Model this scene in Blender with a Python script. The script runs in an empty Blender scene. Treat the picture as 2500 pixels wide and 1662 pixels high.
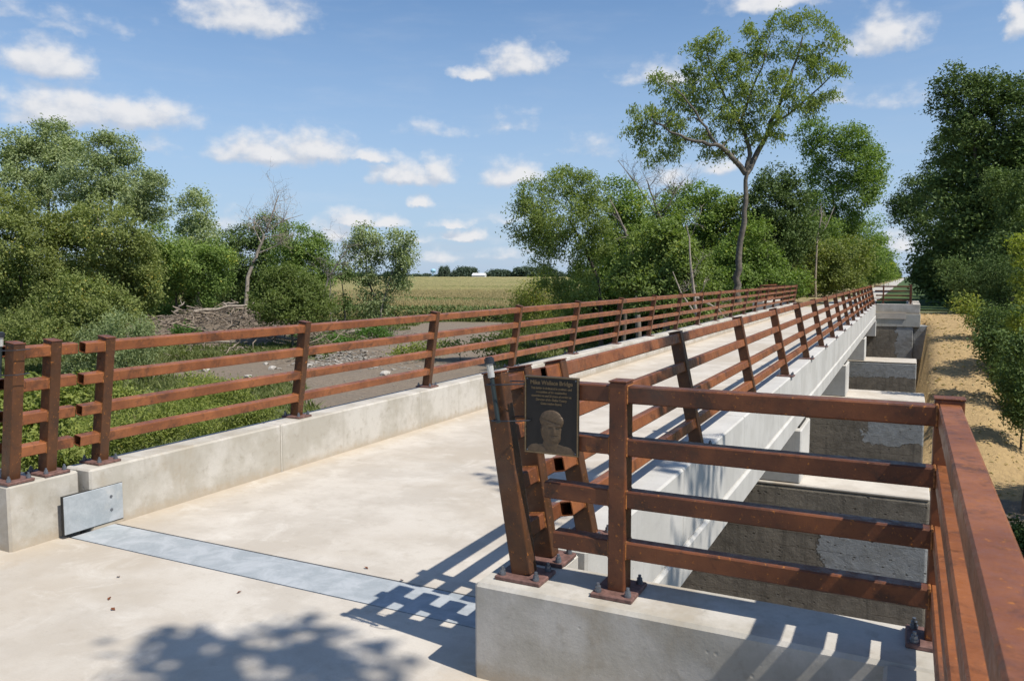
import bpy, bmesh, math, random
import numpy as np
from mathutils import Vector, Matrix
from math import radians, sin, cos, pi

S = bpy.context.scene
# ------------------------------------------------------------------ camera
YAW, PITCH, EYE = 26.397, 4.593, 1.85
cam_d = bpy.data.cameras.new('camera'); cam = bpy.data.objects.new('camera', cam_d)
S.collection.objects.link(cam); S.camera = cam
cam.location = (0, 0, EYE); cam.rotation_euler = (radians(90 - PITCH), 0, radians(YAW))
cam_d.sensor_width = 23.6; cam_d.lens = 1942 / 2500 * 23.6
cam_d.clip_start = .05; cam_d.clip_end = 6000
cam_d.dof.use_dof = True; cam_d.dof.focus_distance = 8.0; cam_d.dof.aperture_fstop = 7.1
# ------------------------------------------------------------------ sun, sky, exposure
SUN = Vector((.68, -.12, 1.0)).normalized()
sd = bpy.data.lights.new('sun', 'SUN'); sun = bpy.data.objects.new('sun', sd); S.collection.objects.link(sun)
sd.energy = 5.0; sd.angle = radians(.55); sd.color = (1.0, .94, .85)
sun.rotation_euler = SUN.to_track_quat('Z', 'Y').to_euler()
S.view_settings.view_transform = 'Standard'; S.view_settings.look = 'None'
S.view_settings.exposure = .10; S.view_settings.gamma = 1; S.view_settings.use_curve_mapping = False
S.cycles.max_bounces = 8; S.cycles.transparent_max_bounces = 8; S.cycles.diffuse_bounces = 4
S.cycles.use_denoising = True
S.cycles.sample_clamp_indirect = 6

W = bpy.data.worlds.new('World'); S.world = W; W.use_nodes = True
nt = W.node_tree; nt.nodes.clear()
class NB:                                    # tiny node-building helper
    def __init__(s, nt): s.nt = nt
    def n(s, t, **k):
        o = s.nt.nodes.new(t)
        for a, b in k.items(): setattr(o, a, b)
        return o
    def l(s, a, b): s.nt.links.new(a, b)
    def put(s, sock, v):
        if isinstance(v, bpy.types.NodeSocket): s.l(v, sock)
        else: sock.default_value = v
    def m(s, op, a, b=0, c=None, clamp=False):
        o = s.n('ShaderNodeMath', operation=op, use_clamp=clamp)
        s.put(o.inputs[0], a); s.put(o.inputs[1], b)
        if c is not None: s.put(o.inputs[2], c)
        return o.outputs[0]
    def v(s, op, a, b=(0, 0, 0)):
        o = s.n('ShaderNodeVectorMath', operation=op)
        s.put(o.inputs[0], a)
        if op != 'LENGTH': s.put(o.inputs[1], b)
        return o.outputs[1] if op in ('LENGTH', 'DISTANCE') else o.outputs[0]
    def noise(s, vec, scale, detail=4, rough=.55, dist=0):
        o = s.n('ShaderNodeTexNoise'); s.put(o.inputs['Vector'], vec)
        o.inputs['Scale'].default_value = scale; o.inputs['Detail'].default_value = detail
        o.inputs['Roughness'].default_value = rough; o.inputs['Distortion'].default_value = dist
        return o.outputs[0]
    def ramp(s, f, lo, hi, a=0., b=1., smooth=True):
        o = s.n('ShaderNodeMapRange'); o.interpolation_type = 'SMOOTHSTEP' if smooth else 'LINEAR'
        s.put(o.inputs[0], f); s.put(o.inputs[1], lo); s.put(o.inputs[2], hi)
        s.put(o.inputs[3], a); s.put(o.inputs[4], b)
        return o.outputs[0]
    def mix(s, f, a, b, blend='MIX'):
        o = s.n('ShaderNodeMix', data_type='RGBA', blend_type=blend)
        s.put(o.inputs[0], f)
        for i, x in ((6, a), (7, b)):
            if isinstance(x, tuple) and len(x) == 3: x = x + (1,)
            s.put(o.inputs[i], x)
        return o.outputs[2]
B = NB(nt)
tc = B.n('ShaderNodeTexCoord'); sep = B.n('ShaderNodeSeparateXYZ'); B.l(tc.outputs['Generated'], sep.inputs[0])
az = B.m('ARCTAN2', sep.outputs[0], sep.outputs[1]); el = B.m('ARCSINE', sep.outputs[2])
cmb = B.n('ShaderNodeCombineXYZ'); B.l(az, cmb.inputs[0]); B.l(el, cmb.inputs[1])
CLOUDS = [(-0.9824,0.2248,0.0409,0.0180,1),(-0.9641,0.1788,0.0549,0.0222,1),(-0.9007,0.1790,0.0631,0.0156,1),(-0.7731,0.2961,0.0611,0.0214,1),(-0.7527,0.1471,0.0601,0.0168,1),(-0.7026,0.1531,0.0460,0.0180,1),(-0.6308,0.1442,0.0289,0.0071,0.8),(-0.5916,0.1244,0.0345,0.0134,1),(-0.5543,0.1301,0.0225,0.0155,1),(-0.4577,0.1249,0.0334,0.0136,1),(-0.4524,0.2588,0.0362,0.0174,1),(-0.5057,0.2440,0.0240,0.0068,0.9),(-0.2760,0.2383,0.0409,0.0125,0.75),(-0.0299,0.2639,0.0345,0.0209,1),(-0.0539,0.2555,0.0266,0.0133,0.7),(-0.1578,0.3104,0.0521,0.0115,0.9),(0.0947,0.2619,0.0137,0.0196,1),(-0.6527,0.0697,0.0315,0.0105,1),(-0.6187,0.0664,0.0265,0.0063,0.8),(-0.6841,0.0536,0.0259,0.0125,0.7),(-0.5744,0.0917,0.0149,0.0084,1),(-0.5334,0.0639,0.0216,0.0053,0.8),(-0.5199,0.0511,0.0216,0.0075,0.95),(-0.4604,0.1873,0.0214,0.0121,0.45),(-0.5513,0.1764,0.0320,0.0071,0.4),(-0.8797,0.1480,0.0249,0.0094,0.4),(-0.2127,0.1302,0.0301,0.0091,0.6),(-0.0144,0.1954,0.0258,0.0082,0.35),(-0.2689,0.1165,0.0207,0.0113,0.7),(-0.0793,0.2009,0.0183,0.0084,0.4),(-0.5791,0.0466,0.0268,0.0053,0.6),(-0.4767,0.0281,0.0326,0.0075,0.5),(-0.5578,0.0253,0.0486,0.0086,0.45),(-0.8035,0.0619,0.0242,0.0151,0.5),(-0.9962,0.2690,0.0820,0.0074,0.3),(-0.9607,0.2617,0.0418,0.0059,0.25),(-0.3641,0.1569,0.0265,0.0123,0.3),(-0.0109,0.0374,0.0174,0.0145,0.8),(-0.4658,0.0737,0.0216,0.0064,0.4),(-0.6377,0.0250,0.0317,0.0074,0.4),]
def density(coord):
    # lobed cumulus: elliptical bodies (azimuth, elevation, half sizes) broken up by noise
    w1 = B.noise(coord, 26, 5, .6); w2 = B.noise(B.v('ADD', coord, (7.3, 2.1, 0)), 26, 5, .6)
    c = B.n('ShaderNodeCombineXYZ')
    B.l(B.m('MULTIPLY_ADD', w1, .05, -.025), c.inputs[0]); B.l(B.m('MULTIPLY_ADD', w2, .024, -.012), c.inputs[1])
    p = B.v('ADD', coord, c.outputs[0]); best = None
    for (a, e, ra, re, wt) in CLOUDS:
        q = B.v('MULTIPLY', B.v('SUBTRACT', p, (a, e - re * .45, 0)), (1 / (ra * 1.45), 1 / (re * 2.15), 0))
        q = B.v('MAXIMUM', q, B.v('MULTIPLY', q, (-1, -3.0, 0)))       # flat base, billowing top
        d = B.m('SUBTRACT', 1, B.v('LENGTH', q))
        d = B.m('MULTIPLY', d, wt)
        best = d if best is None else B.m('MAXIMUM', best, d)
    fb = B.noise(B.v('MULTIPLY', coord, (1, 1.5, 1)), 34, 6, .52)
    dd = B.m('ADD', best, B.m('MULTIPLY_ADD', fb, 1.15, -.62))
    # the same kind of cloud goes on all round, outside the frame
    away = B.ramp(B.m('ABSOLUTE', B.m('ADD', az, .46)), .62, .8)
    gen = B.m('SUBTRACT', B.noise(B.v('MULTIPLY', coord, (1, 2.4, 1)), 7, 6, .55), .6)
    gen = B.m('MULTIPLY', B.m('MULTIPLY', gen, 4), away)
    gen = B.m('SUBTRACT', gen, B.m('MULTIPLY', B.m('SUBTRACT', 1, away), 2))
    return B.m('MAXIMUM', dd, gen)
d0 = density(cmb.outputs[0]); d1 = density(B.v('ADD', cmb.outputs[0], (.003, .012, 0)))
dens = B.m('MULTIPLY', B.ramp(d0, -.10, .66), .95)
streak = B.noise(B.v('MULTIPLY', cmb.outputs[0], (1, 5, 1)), 9, 5, .6)
low = B.ramp(el, .12, .0)
veil = B.m('MULTIPLY', B.ramp(streak, .42, .8), B.m('MULTIPLY_ADD', low, .42, .08))
dens = B.m('MAXIMUM', dens, veil)
under = B.ramp(B.m('SUBTRACT', d1, d0), -.5, .35, 1, .0)
ccol = B.mix(under, (.66, .72, .83), (.98, .98, 1.0))
sky = B.n('ShaderNodeTexSky', sky_type='NISHITA', sun_disc=False)
sky.sun_elevation = math.asin(SUN.z); sky.sun_rotation = math.atan2(SUN.x, SUN.y)
sky.air_density = 1.0; sky.dust_density = .6; sky.ozone_density = 1.6; sky.altitude = 200
hs = B.n('ShaderNodeHueSaturation'); hs.inputs['Saturation'].default_value = 1.06; B.l(sky.outputs[0], hs.inputs['Color'])
bg1 = B.n('ShaderNodeBackground'); bg1.inputs[1].default_value = .104; B.l(B.mix(B.ramp(el, .42, -.02, .0, .80), B.mix(1.0, hs.outputs[0], (.94, 1.10, 1.22), 'MULTIPLY'), (3.9, 5.1, 7.0)), bg1.inputs[0])
bg2 = B.n('ShaderNodeBackground'); bg2.inputs[1].default_value = .80; B.l(ccol, bg2.inputs[0])
mx = B.n('ShaderNodeMixShader'); B.l(dens, mx.inputs[0]); B.l(bg1.outputs[0], mx.inputs[1]); B.l(bg2.outputs[0], mx.inputs[2])
wo = B.n('ShaderNodeOutputWorld'); B.l(mx.outputs[0], wo.inputs[0])
W.cycles.sampling_method = 'MANUAL'; W.cycles.sample_map_resolution = 512

# ------------------------------------------------------------------ materials
def mat(name):
    m = bpy.data.materials.new(name); m.use_nodes = True
    b = NB(m.node_tree); bs = m.node_tree.nodes['Principled BSDF']
    g = b.n('ShaderNodeNewGeometry'); return m, b, bs, g.outputs['Position'], g.outputs['Normal']
def bump(b, bs, h, strength, dist=.01):
    o = b.n('ShaderNodeBump'); o.inputs['Strength'].default_value = strength; o.inputs['Distance'].default_value = dist
    b.l(h, o.inputs['Height']); b.l(o.outputs[0], bs.inputs['Normal'])
def sc(b, P, s): return b.v('MULTIPLY', P, s)

def concrete(name, c1, c2, stain, streaks=.0, scale=1.0, warm=None):
    m, b, bs, P, N = mat(name)
    n1 = b.noise(P, 1.3 * scale, 6, .6); n2 = b.noise(P, 7 * scale, 6, .65); n3 = b.noise(P, 90, 4, .7)
    col = b.mix(b.ramp(n1, .38, .62), c1, c2)
    col = b.mix(b.m('MULTIPLY', b.ramp(n2, .5, .8), .55), col, stain)
    if warm: col = b.mix(b.ramp(b.noise(P, .8, 5, .7, .6), .55, .72, 0, .7), col, warm)
    sp = b.n('ShaderNodeSeparateXYZ'); b.l(P, sp.inputs[0])
    if name == 'parapet_concrete':                           # grime splashed up from the deck
        g = b.m('MULTIPLY', b.ramp(b.m('ADD', sp.outputs[2], b.m('MULTIPLY_ADD', n2, -.16, .08)), .10, .0), .75)
        col = b.mix(g, col, (.40, .33, .24))
    if name == 'deck_concrete':                              # dust lying along both kerbs, fine broom texture
        e = b.m('MINIMUM', b.m('ABSOLUTE', b.m('ADD', sp.outputs[0], 5.27)), b.m('ABSOLUTE', b.m('ADD', sp.outputs[0], 1.70)))
        col = b.mix(b.ramp(b.m('ADD', e, b.m('MULTIPLY_ADD', n2, -.5, .25)), .30, .0, 0, .6), col, (.47, .38, .27))
        br_ = b.noise(sc(b, P, (1.2, 70, 1)), 2, 4, .7); col = b.mix(b.ramp(br_, .4, .7, 0, .13), col, (.40, .34, .26))
        spk = b.noise(P, 34, 3, .6); col = b.mix(b.ramp(spk, .70, .76, 0, .5), col, (.33, .26, .19))
        lg = b.noise(P, .45, 5, .6, .4); col = b.mix(b.ramp(lg, .44, .66, 0, .75), col, (.43, .37, .29)); col = b.mix(b.ramp(b.noise(P, 2.6, 6, .7, .8), .52, .70, 0, .45), col, (.66, .62, .55))
    if streaks:
        st = b.noise(sc(b, P, (9, 9, .7)), 1, 5, .6)
        col = b.mix(b.m('MULTIPLY', b.ramp(st, .52, .75), streaks), col, stain)
    col = b.mix(b.ramp(n3, .35, .75, 0, .22), col, (c1[0] * .6, c1[1] * .6, c1[2] * .6))
    b.l(col, bs.inputs['Base Color']); bs.inputs['Roughness'].default_value = .85
    hh = b.m('ADD', b.m('MULTIPLY', n3, .25), b.m('MULTIPLY', n2, .8))
    vo = b.n('ShaderNodeTexVoronoi'); vo.inputs['Scale'].default_value = 9; b.l(P, vo.inputs['Vector'])
    hh = b.m('ADD', hh, b.ramp(vo.outputs[0], .02, .10, -.6, 0))
    bump(b, bs, hh, .5, .006)
    return m
M = {}
M['deck'] = concrete('deck_concrete', (.575, .53, .46), (.475, .43, .365), (.36, .315, .25), scale=1.3, warm=(.61, .55, .46))
M['kerb'] = concrete('parapet_concrete', (.53, .50, .445), (.40, .37, .31), (.25, .215, .16), .22, scale=1.7, warm=(.34, .285, .205))
M['beam'] = concrete('beam_concrete', (.56, .545, .51), (.48, .465, .43), (.36, .35, .33), .35)
M['seat'] = concrete('seat_concrete', (.46, .45, .40), (.37, .36, .31), (.26, .25, .21), .5)
def old_concrete(name, repair):
    # repair: (x0, x1, z0, z1) of the grey mortar area in world metres
    m, b, bs, P, N = mat(name)
    n1 = b.noise(P, .9, 7, .62); n2 = b.noise(P, 5, 7, .7); n3 = b.noise(P, 55, 4, .7)
    col = b.mix(b.ramp(n2, .3, .7), (.135, .115, .088), (.215, .188, .148))
    col = b.mix(b.ramp(n1, .45, .65, 0, .6), col, (.26, .222, .17))
    sp = b.n('ShaderNodeSeparateXYZ'); b.l(P, sp.inputs[0])
    board = b.m('FRACT', b.m('MULTIPLY_ADD', sp.outputs[2], 4.4, b.m('MULTIPLY', b.noise(P, 1.1, 3), .3)))
    line = b.m('MULTIPLY', b.ramp(board, .955, .985), b.ramp(b.noise(sc(b, P, (.8, 1, 3)), 1.5, 4), .48, .58))
    col = b.mix(b.m('MULTIPLY', line, .5), col, (.34, .29, .22))
    vs = b.noise(sc(b, P, (11, 11, .45)), 1, 5, .65)
    col = b.mix(b.ramp(vs, .5, .72, 0, .5), col, (.062, .054, .042)); col = b.mix(b.ramp(vs, .40, .28, 0, .35), col, (.27, .235, .185))
    x0, x1, z0, z1 = repair
    w = b.m('MULTIPLY_ADD', b.noise(P, 1.8, 7, .62), 1.1, -.55)
    fx = b.m('MINIMUM', b.m('SUBTRACT', sp.outputs[0], x0), b.m('SUBTRACT', x1, sp.outputs[0]))
    fz = b.m('MINIMUM', b.m('SUBTRACT', sp.outputs[2], z0), b.m('SUBTRACT', z1, sp.outputs[2]))
    f = b.m('ADD', b.m('MINIMUM', fx, b.m('MULTIPLY', fz, 1.6)), w)
    pm = b.ramp(f, -.012, .03)
    grey = b.mix(b.ramp(n2, .35, .7), (.33, .34, .34), (.25, .255, .245)); grey = b.mix(b.ramp(n1, .5, .7, 0, .6), grey, (.20, .19, .165))
    col = b.mix(pm, col, grey)
    crack = b.m('MULTIPLY', b.m('MULTIPLY', b.ramp(f, -.03, -.012), b.ramp(f, .012, -.012)), b.ramp(n1, .42, .52))
    col = b.mix(b.m('MULTIPLY', crack, .6), col, (.045, .038, .03))
    vo = b.n('ShaderNodeTexVoronoi'); vo.inputs['Scale'].default_value = 7; b.l(b.v('ADD', P, b.v('MULTIPLY', P, (0, 0, .6))), vo.inputs['Vector'])
    pit = b.m('MULTIPLY', b.ramp(vo.outputs[0], .08, .20, 1, 0), b.ramp(n2, .45, .55))
    col = b.mix(b.m('MULTIPLY', pit, .65), col, (.045, .038, .03))
    b.l(col, bs.inputs['Base Color']); bs.inputs['Roughness'].default_value = .92
    h = b.m('ADD', b.m('MULTIPLY', n2, 1.3), b.m('MULTIPLY', n3, .4)); h = b.m('SUBTRACT', h, b.m('MULTIPLY', pit, 1.8))
    h = b.m('ADD', h, b.m('MULTIPLY', line, .6)); h = b.m('ADD', h, b.m('MULTIPLY', pm, .35)); h = b.m('SUBTRACT', h, b.m('MULTIPLY', crack, .6))
    bump(b, bs, h, .9, .025)
    return m
M['old'] = old_concrete('old_pier_concrete', (-.42, .9, -2.4, -.5))
M['old1'] = old_concrete('old_pier_concrete_near', (-1.1, .9, -2.95, -2.2))
M['old2'] = old_concrete('old_pier_concrete_middle', (-.95, .9, -2.75, -1.3))
M['old3'] = old_concrete('old_pier_concrete_third', (-9, 2, -2.12, -1.0))
def rust(name, ca, cb, dark, fleck):
    m, b, bs, P, N = mat(name)
    oi = b.n('ShaderNodeObjectInfo'); P = b.v('ADD', P, b.v('MULTIPLY', oi.outputs['Location'], (.7, .3, .9)))
    n1 = b.noise(P, 3.2, 6, .65); n2 = b.noise(P, 24, 6, .72); n3 = b.noise(P, 130, 3, .7)
    col = b.mix(b.ramp(n1, .32, .68), ca, cb)
    col = b.mix(b.ramp(b.noise(P, 5, 6, .75, .5), .50, .66, 0, dark), col, (.045, .024, .016))
    col = b.mix(b.ramp(n2, .54, .70, 0, .6), col, (.060, .029, .020))
    col = b.mix(b.ramp(b.noise(P, 48, 5, .7), .60, .70, 0, fleck), col, (.46, .165, .028))
    col = b.mix(b.ramp(b.noise(P, 8, 5, .75), .62, .74, 0, .6), col, (.40, .14, .03))
    col = b.mix(b.ramp(b.noise(P, 1.7, 4, .5), .62, .75, 0, .4), col, (.125, .085, .066))
    b.l(col, bs.inputs['Base Color']); bs.inputs['Specular IOR Level'].default_value = .35
    b.l(b.ramp(n2, .3, .7, .26, .62), bs.inputs['Roughness'])
    bump(b, bs, b.m('ADD', n2, b.m('MULTIPLY', n3, .6)), .4, .002)
    return m
M['rust'] = rust('weathering_steel', (.095, .034, .017), (.19, .066, .026), .8, .9)
M['rust_rail'] = rust('weathering_steel_rails', (.18, .062, .025), (.30, .108, .040), .62, .8)
M['rust_post'] = rust('weathering_steel_posts', (.062, .029, .014), (.115, .046, .018), .6, .95)
def plain(name, c, rough=.6, metal=0, var=.15, nscale=20, bmp=0, spec=.5):
    m, b, bs, P, N = mat(name)
    n = b.noise(P, nscale, 5, .6)
    b.l(b.mix(b.ramp(n, .3, .7), c, tuple(x * (1 - var) for x in c)), bs.inputs['Base Color'])
    bs.inputs['Roughness'].default_value = rough; bs.inputs['Metallic'].default_value = metal
    bs.inputs['Specular IOR Level'].default_value = spec
    if bmp: bump(b, bs, n, bmp, .01)
    return m
def galv():
    m, b, bs, P, N = mat('galvanised_steel')
    n = b.noise(P, 6, 6, .7, .6); n2 = b.noise(P, 60, 4, .7)
    col = b.mix(b.ramp(n, .35, .65), (.41, .435, .45), (.30, .33, .345))
    col = b.mix(b.ramp(n2, .5, .8, 0, .3), col, (.50, .54, .57))
    col = b.mix(b.ramp(b.noise(P, 2.3, 5, .7), .58, .75, 0, .5), col, (.52, .50, .45))
    b.l(col, bs.inputs['Base Color']); bs.inputs['Metallic'].default_value = 0; bs.inputs['Roughness'].default_value = .7
    bump(b, bs, b.m('ADD', n, n2), .25, .002); return m
M['galv'] = galv()
M['bolt'] = plain('galvanised_bolt', (.20, .22, .25), .45, .6, .3)
M['seal'] = plain('joint_sealant', (.60, .57, .50), .8)
M['dark'] = plain('dark_gap', (.03, .028, .025), .9)
M['plate'] = plain('base_plate_steel', (.20, .105, .085), .7, 0, .5, 35, .2)
M['bronze_dark'] = plain('bronze_dark', (.014, .013, .014), .4, .3, .25, 60, .1)
M['bronze'] = plain('bronze_raised', (.20, .145, .082), .45, .5, .25, 90, .1)
M['bronze_relief'] = plain('bronze_relief', (.135, .092, .055), .5, .3, .3, 90, .15)
M['blackplastic'] = plain('black_plastic', (.022, .026, .034), .45)
m, b, bs, P, N = mat('clear_plastic'); bs.inputs['Base Color'].default_value = (.85, .85, .8, 1); bs.inputs['Roughness'].default_value = .15
bs.inputs['Transmission Weight'].default_value = .55; M['clear'] = m
M['tube'] = plain('dark_tube', (.018, .030, .032), .5)
M['bark'] = plain('grey_bark', (.17, .145, .115), .9, 0, .5, 6, .8)
M['bark_pale'] = plain('pale_bark', (.30, .265, .22), .9, 0, .45, 7, .7)
M['bark_dark'] = plain('dark_bark', (.075, .06, .045), .9, 0, .4, 6, .8)
M['deadwood'] = plain('bleached_deadwood', (.44, .37, .29), .85, 0, .45, 5, .6)
M['deadgrey'] = plain('grey_deadwood', (.26, .225, .19), .9, 0, .5, 5, .6)
M['rubble'] = plain('rubble_stone', (.34, .31, .265), .9, 0, .5, 3, .8)
M['driftwood'] = plain('brown_driftwood', (.33, .265, .20), .9, 0, .6, 3, .7)
M['stone'] = plain('pale_limestone', (.52, .48, .42), .9, 0, .35, 4, .8)
M['white_steel'] = plain('white_metal_siding', (.78, .78, .76), .6)
M['roofmetal'] = plain('grey_metal_siding', (.42, .42, .42), .6)
M['tower'] = plain('pale_blue_paint', (.35, .58, .74), .5)
def leaf(name, a, bcol, ccol=None, trans=.35):
    m = bpy.data.materials.new(name); m.use_nodes = True; nt = m.node_tree; nt.nodes.clear(); b = NB(nt)
    at = b.n('ShaderNodeAttribute', attribute_name='tint'); g = b.n('ShaderNodeNewGeometry')
    oi = b.n('ShaderNodeObjectInfo')
    t = at.outputs['Fac']; big = b.noise(g.outputs['Position'], .35, 4, .6)
    col = b.mix(t, a, bcol)
    if ccol: col = b.mix(b.m('MULTIPLY', b.ramp(t, .90, 1.0), b.ramp(big, .50, .66)), col, ccol)
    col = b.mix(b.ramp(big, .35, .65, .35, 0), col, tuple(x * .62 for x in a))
    col = b.mix(b.m('MULTIPLY', oi.outputs['Random'], .25), col, bcol)
    df = b.n('ShaderNodeBsdfDiffuse'); tr = b.n('ShaderNodeBsdfTranslucent'); gl = b.n('ShaderNodeBsdfGlossy')
    b.l(col, df.inputs[0]); gl.inputs['Roughness'].default_value = .6; gl.inputs[0].default_value = (.8, .8, .7, 1)
    tcol = b.mix(1.0, col, (1.25, 1.35, .55), 'MULTIPLY'); b.l(tcol, tr.inputs[0])
    m1 = b.n('ShaderNodeMixShader'); m1.inputs[0].default_value = trans
    b.l(df.outputs[0], m1.inputs[1]); b.l(tr.outputs[0], m1.inputs[2])
    m2 = b.n('ShaderNodeMixShader'); m2.inputs[0].default_value = .02
    b.l(m1.outputs[0], m2.inputs[1]); b.l(gl.outputs[0], m2.inputs[2])
    o = b.n('ShaderNodeOutputMaterial'); b.l(m2.outputs[0], o.inputs[0]); return m
M['l_mid'] = leaf('leaf_mid_green', (0.143, 0.218, 0.059), (0.272, 0.371, 0.094), (0.575, 0.493, 0.091))
M['l_olive'] = leaf('leaf_olive', (0.155, 0.192, 0.058), (0.286, 0.326, 0.103), (0.570, 0.434, 0.093))
M['l_dark'] = leaf('leaf_dark_or_shaded', (0.075, 0.117, 0.041), (0.153, 0.215, 0.063), None, .16)  # dark-leaved trees; on the right bank shade is put into the leaf colour
M['l_grey'] = leaf('leaf_grey_green', (0.209, 0.266, 0.131), (0.403, 0.458, 0.220), None, .3)
M['l_bright'] = leaf('leaf_bright_green', (0.144, 0.204, 0.058), (0.270, 0.342, 0.096), (0.396, 0.384, 0.108), .36)
M['l_ash'] = leaf('leaf_yellowing_ash', (0.162, 0.218, 0.065), (0.312, 0.378, 0.114), (0.504, 0.348, 0.108), .38)
M['l_bright2'] = leaf('leaf_light_green', (0.114, 0.162, 0.043), (0.198, 0.246, 0.070), None, .38)
M['l_yellow'] = leaf('leaf_yellow_green', (.20, .25, .045), (.37, .39, .075), None, .42)
M['l_weed'] = leaf('leaf_weed', (0.174, 0.222, 0.056), (0.356, 0.386, 0.096), (1.223, 0.848, 0.047), .38)
M['l_lush'] = leaf('leaf_lush', (.070, .150, .030), (.130, .240, .055), None, .4)
M['l_grass'] = leaf('grass_blades', (.110, .140, .045), (.220, .240, .090), (.34, .28, .14), .38)
M['l_corn'] = leaf('corn_leaves', (.085, .135, .050), (.170, .220, .080), (.30, .27, .12), .3)
M['l_tassel'] = leaf('corn_tassels', (.40, .32, .16), (.54, .44, .24), None, .2)
M['l_far_hazed'] = leaf('leaf_far_hazed', (.075, .115, .085), (.125, .165, .115), None, .2)  # blue-green tint stands in for distance haze, mixed into the leaf colour

# ------------------------------------------------------------------ geometry helpers
COL = S.collection
def link(o, parent=None):
    COL.objects.link(o)
    if parent: o.parent = parent
    return o
def thing(name, label, cat, loc=(0, 0, 0), group=None, rotz=0):
    o = bpy.data.objects.new(name, None); link(o); o.location = loc; o.rotation_euler = (0, 0, rotz)
    o['label'] = label; o['category'] = cat
    if group: o['group'] = group
    return o
def mesh(name, V, F, m, smooth=False, tint=None):
    me = bpy.data.meshes.new(name); V = np.asarray(V, np.float32); F = np.asarray(F, np.int32)
    n, k = F.shape
    me.vertices.add(len(V)); me.vertices.foreach_set('co', V.ravel())
    me.loops.add(n * k); me.loops.foreach_set('vertex_index', F.ravel())
    me.polygons.add(n); me.polygons.foreach_set('loop_start', np.arange(0, n * k, k, dtype=np.int32))
    me.update(calc_edges=True)
    me.polygons.foreach_set('use_smooth', np.full(n, smooth))
    if tint is not None:
        a = me.attributes.new('tint', 'FLOAT', 'POINT'); a.data.foreach_set('value', np.asarray(tint, np.float32))
    if m: me.materials.append(m)
    return me
def part(name, me, parent=None, loc=(0, 0, 0), rot=(0, 0, 0), **props):
    o = bpy.data.objects.new(name, me); link(o, parent); o.location = loc; o.rotation_euler = rot
    for a, b_ in props.items(): o[a] = b_
    return o
def box_me(name, x, y, z, m, bev=0, seg=1):
    bm = bmesh.new(); bmesh.ops.create_cube(bm, size=1)
    for v in bm.verts:
        v.co = (x[0] + (v.co.x + .5) * (x[1] - x[0]), y[0] + (v.co.y + .5) * (y[1] - y[0]), z[0] + (v.co.z + .5) * (z[1] - z[0]))
    if bev: bmesh.ops.bevel(bm, geom=bm.edges[:], offset=bev, segments=seg, affect='EDGES', profile=.5)
    me = bpy.data.meshes.new(name); bm.to_mesh(me); bm.free(); me.materials.append(m); return me
def box(name, x, y, z, m, parent=None, bev=0, seg=1, **props):
    c = ((x[0] + x[1]) / 2, (y[0] + y[1]) / 2, z[0])      # origin at the middle of the underside
    me = box_me(name, (x[0] - c[0], x[1] - c[0]), (y[0] - c[1], y[1] - c[1]), (0, z[1] - z[0]), m, bev, seg)
    loc = Vector(c) - (Vector(parent.location) if parent else Vector((0, 0, 0)))
    return part(name, me, parent, loc, **props)
def prism(name, pts, z0, z1, m, parent=None, bev=0, **props):    # pts counter-clockwise in plan
    bm = bmesh.new(); c = (pts[0][0], pts[0][1], z0)
    vs = [bm.verts.new((p[0] - c[0], p[1] - c[1], 0)) for p in pts]
    f = bm.faces.new(vs); r = bmesh.ops.extrude_face_region(bm, geom=[f])
    for v in r['geom']:
        if isinstance(v, bmesh.types.BMVert): v.co.z += z1 - z0
    bmesh.ops.recalc_face_normals(bm, faces=bm.faces[:])
    if bev: bmesh.ops.bevel(bm, geom=bm.edges[:], offset=bev, segments=1, affect='EDGES')
    me = bpy.data.meshes.new(name); bm.to_mesh(me); bm.free(); me.materials.append(m)
    loc = Vector(c) - (Vector(parent.location) if parent else Vector((0, 0, 0)))
    return part(name, me, parent, loc, **props)
def cyl_me(name, r, h, n, m, r2=None, cap_round=0):
    bm = bmesh.new(); bmesh.ops.create_cone(bm, cap_ends=True, segments=n, radius1=r, radius2=r if r2 is None else r2, depth=h)
    for v in bm.verts: v.co.z += h / 2
    if cap_round: bmesh.ops.bevel(bm, geom=[e for e in bm.edges if abs(e.verts[0].co.z - h) < 1e-5 and abs(e.verts[1].co.z - h) < 1e-5], offset=cap_round, segments=2, affect='EDGES')
    me = bpy.data.meshes.new(name); bm.to_mesh(me); bm.free(); me.materials.append(m); return me
def tube_me(name, L, s, w, m, bev=.006):                     # hollow square tube lying along Y, centred on X/Z, from y=0 to y=L
    V = []; F = []
    o, i = s / 2, s / 2 - w
    def ring(h, y, b): return [(h, y, h - b), (h - b, y, h), (-h + b, y, h), (-h, y, h - b), (-h, y, -h + b), (-h + b, y, -h), (h - b, y, -h), (h, y, -h + b)]
    for r in (ring(o, 0, bev), ring(o, L, bev), ring(i, 0, bev / 2), ring(i, L, bev / 2)): V += r
    for k in range(8):
        j = (k + 1) % 8
        F += [(k, j, 8 + j, 8 + k), (16 + j, 16 + k, 24 + k, 24 + j), (j, k, 16 + k, 16 + j), (8 + k, 8 + j, 24 + j, 24 + k)]
    me = mesh(name, V, F, m)
    bm = bmesh.new(); bm.from_mesh(me); bmesh.ops.recalc_face_normals(bm, faces=bm.faces[:]); bm.to_mesh(me); bm.free()
    return me
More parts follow.
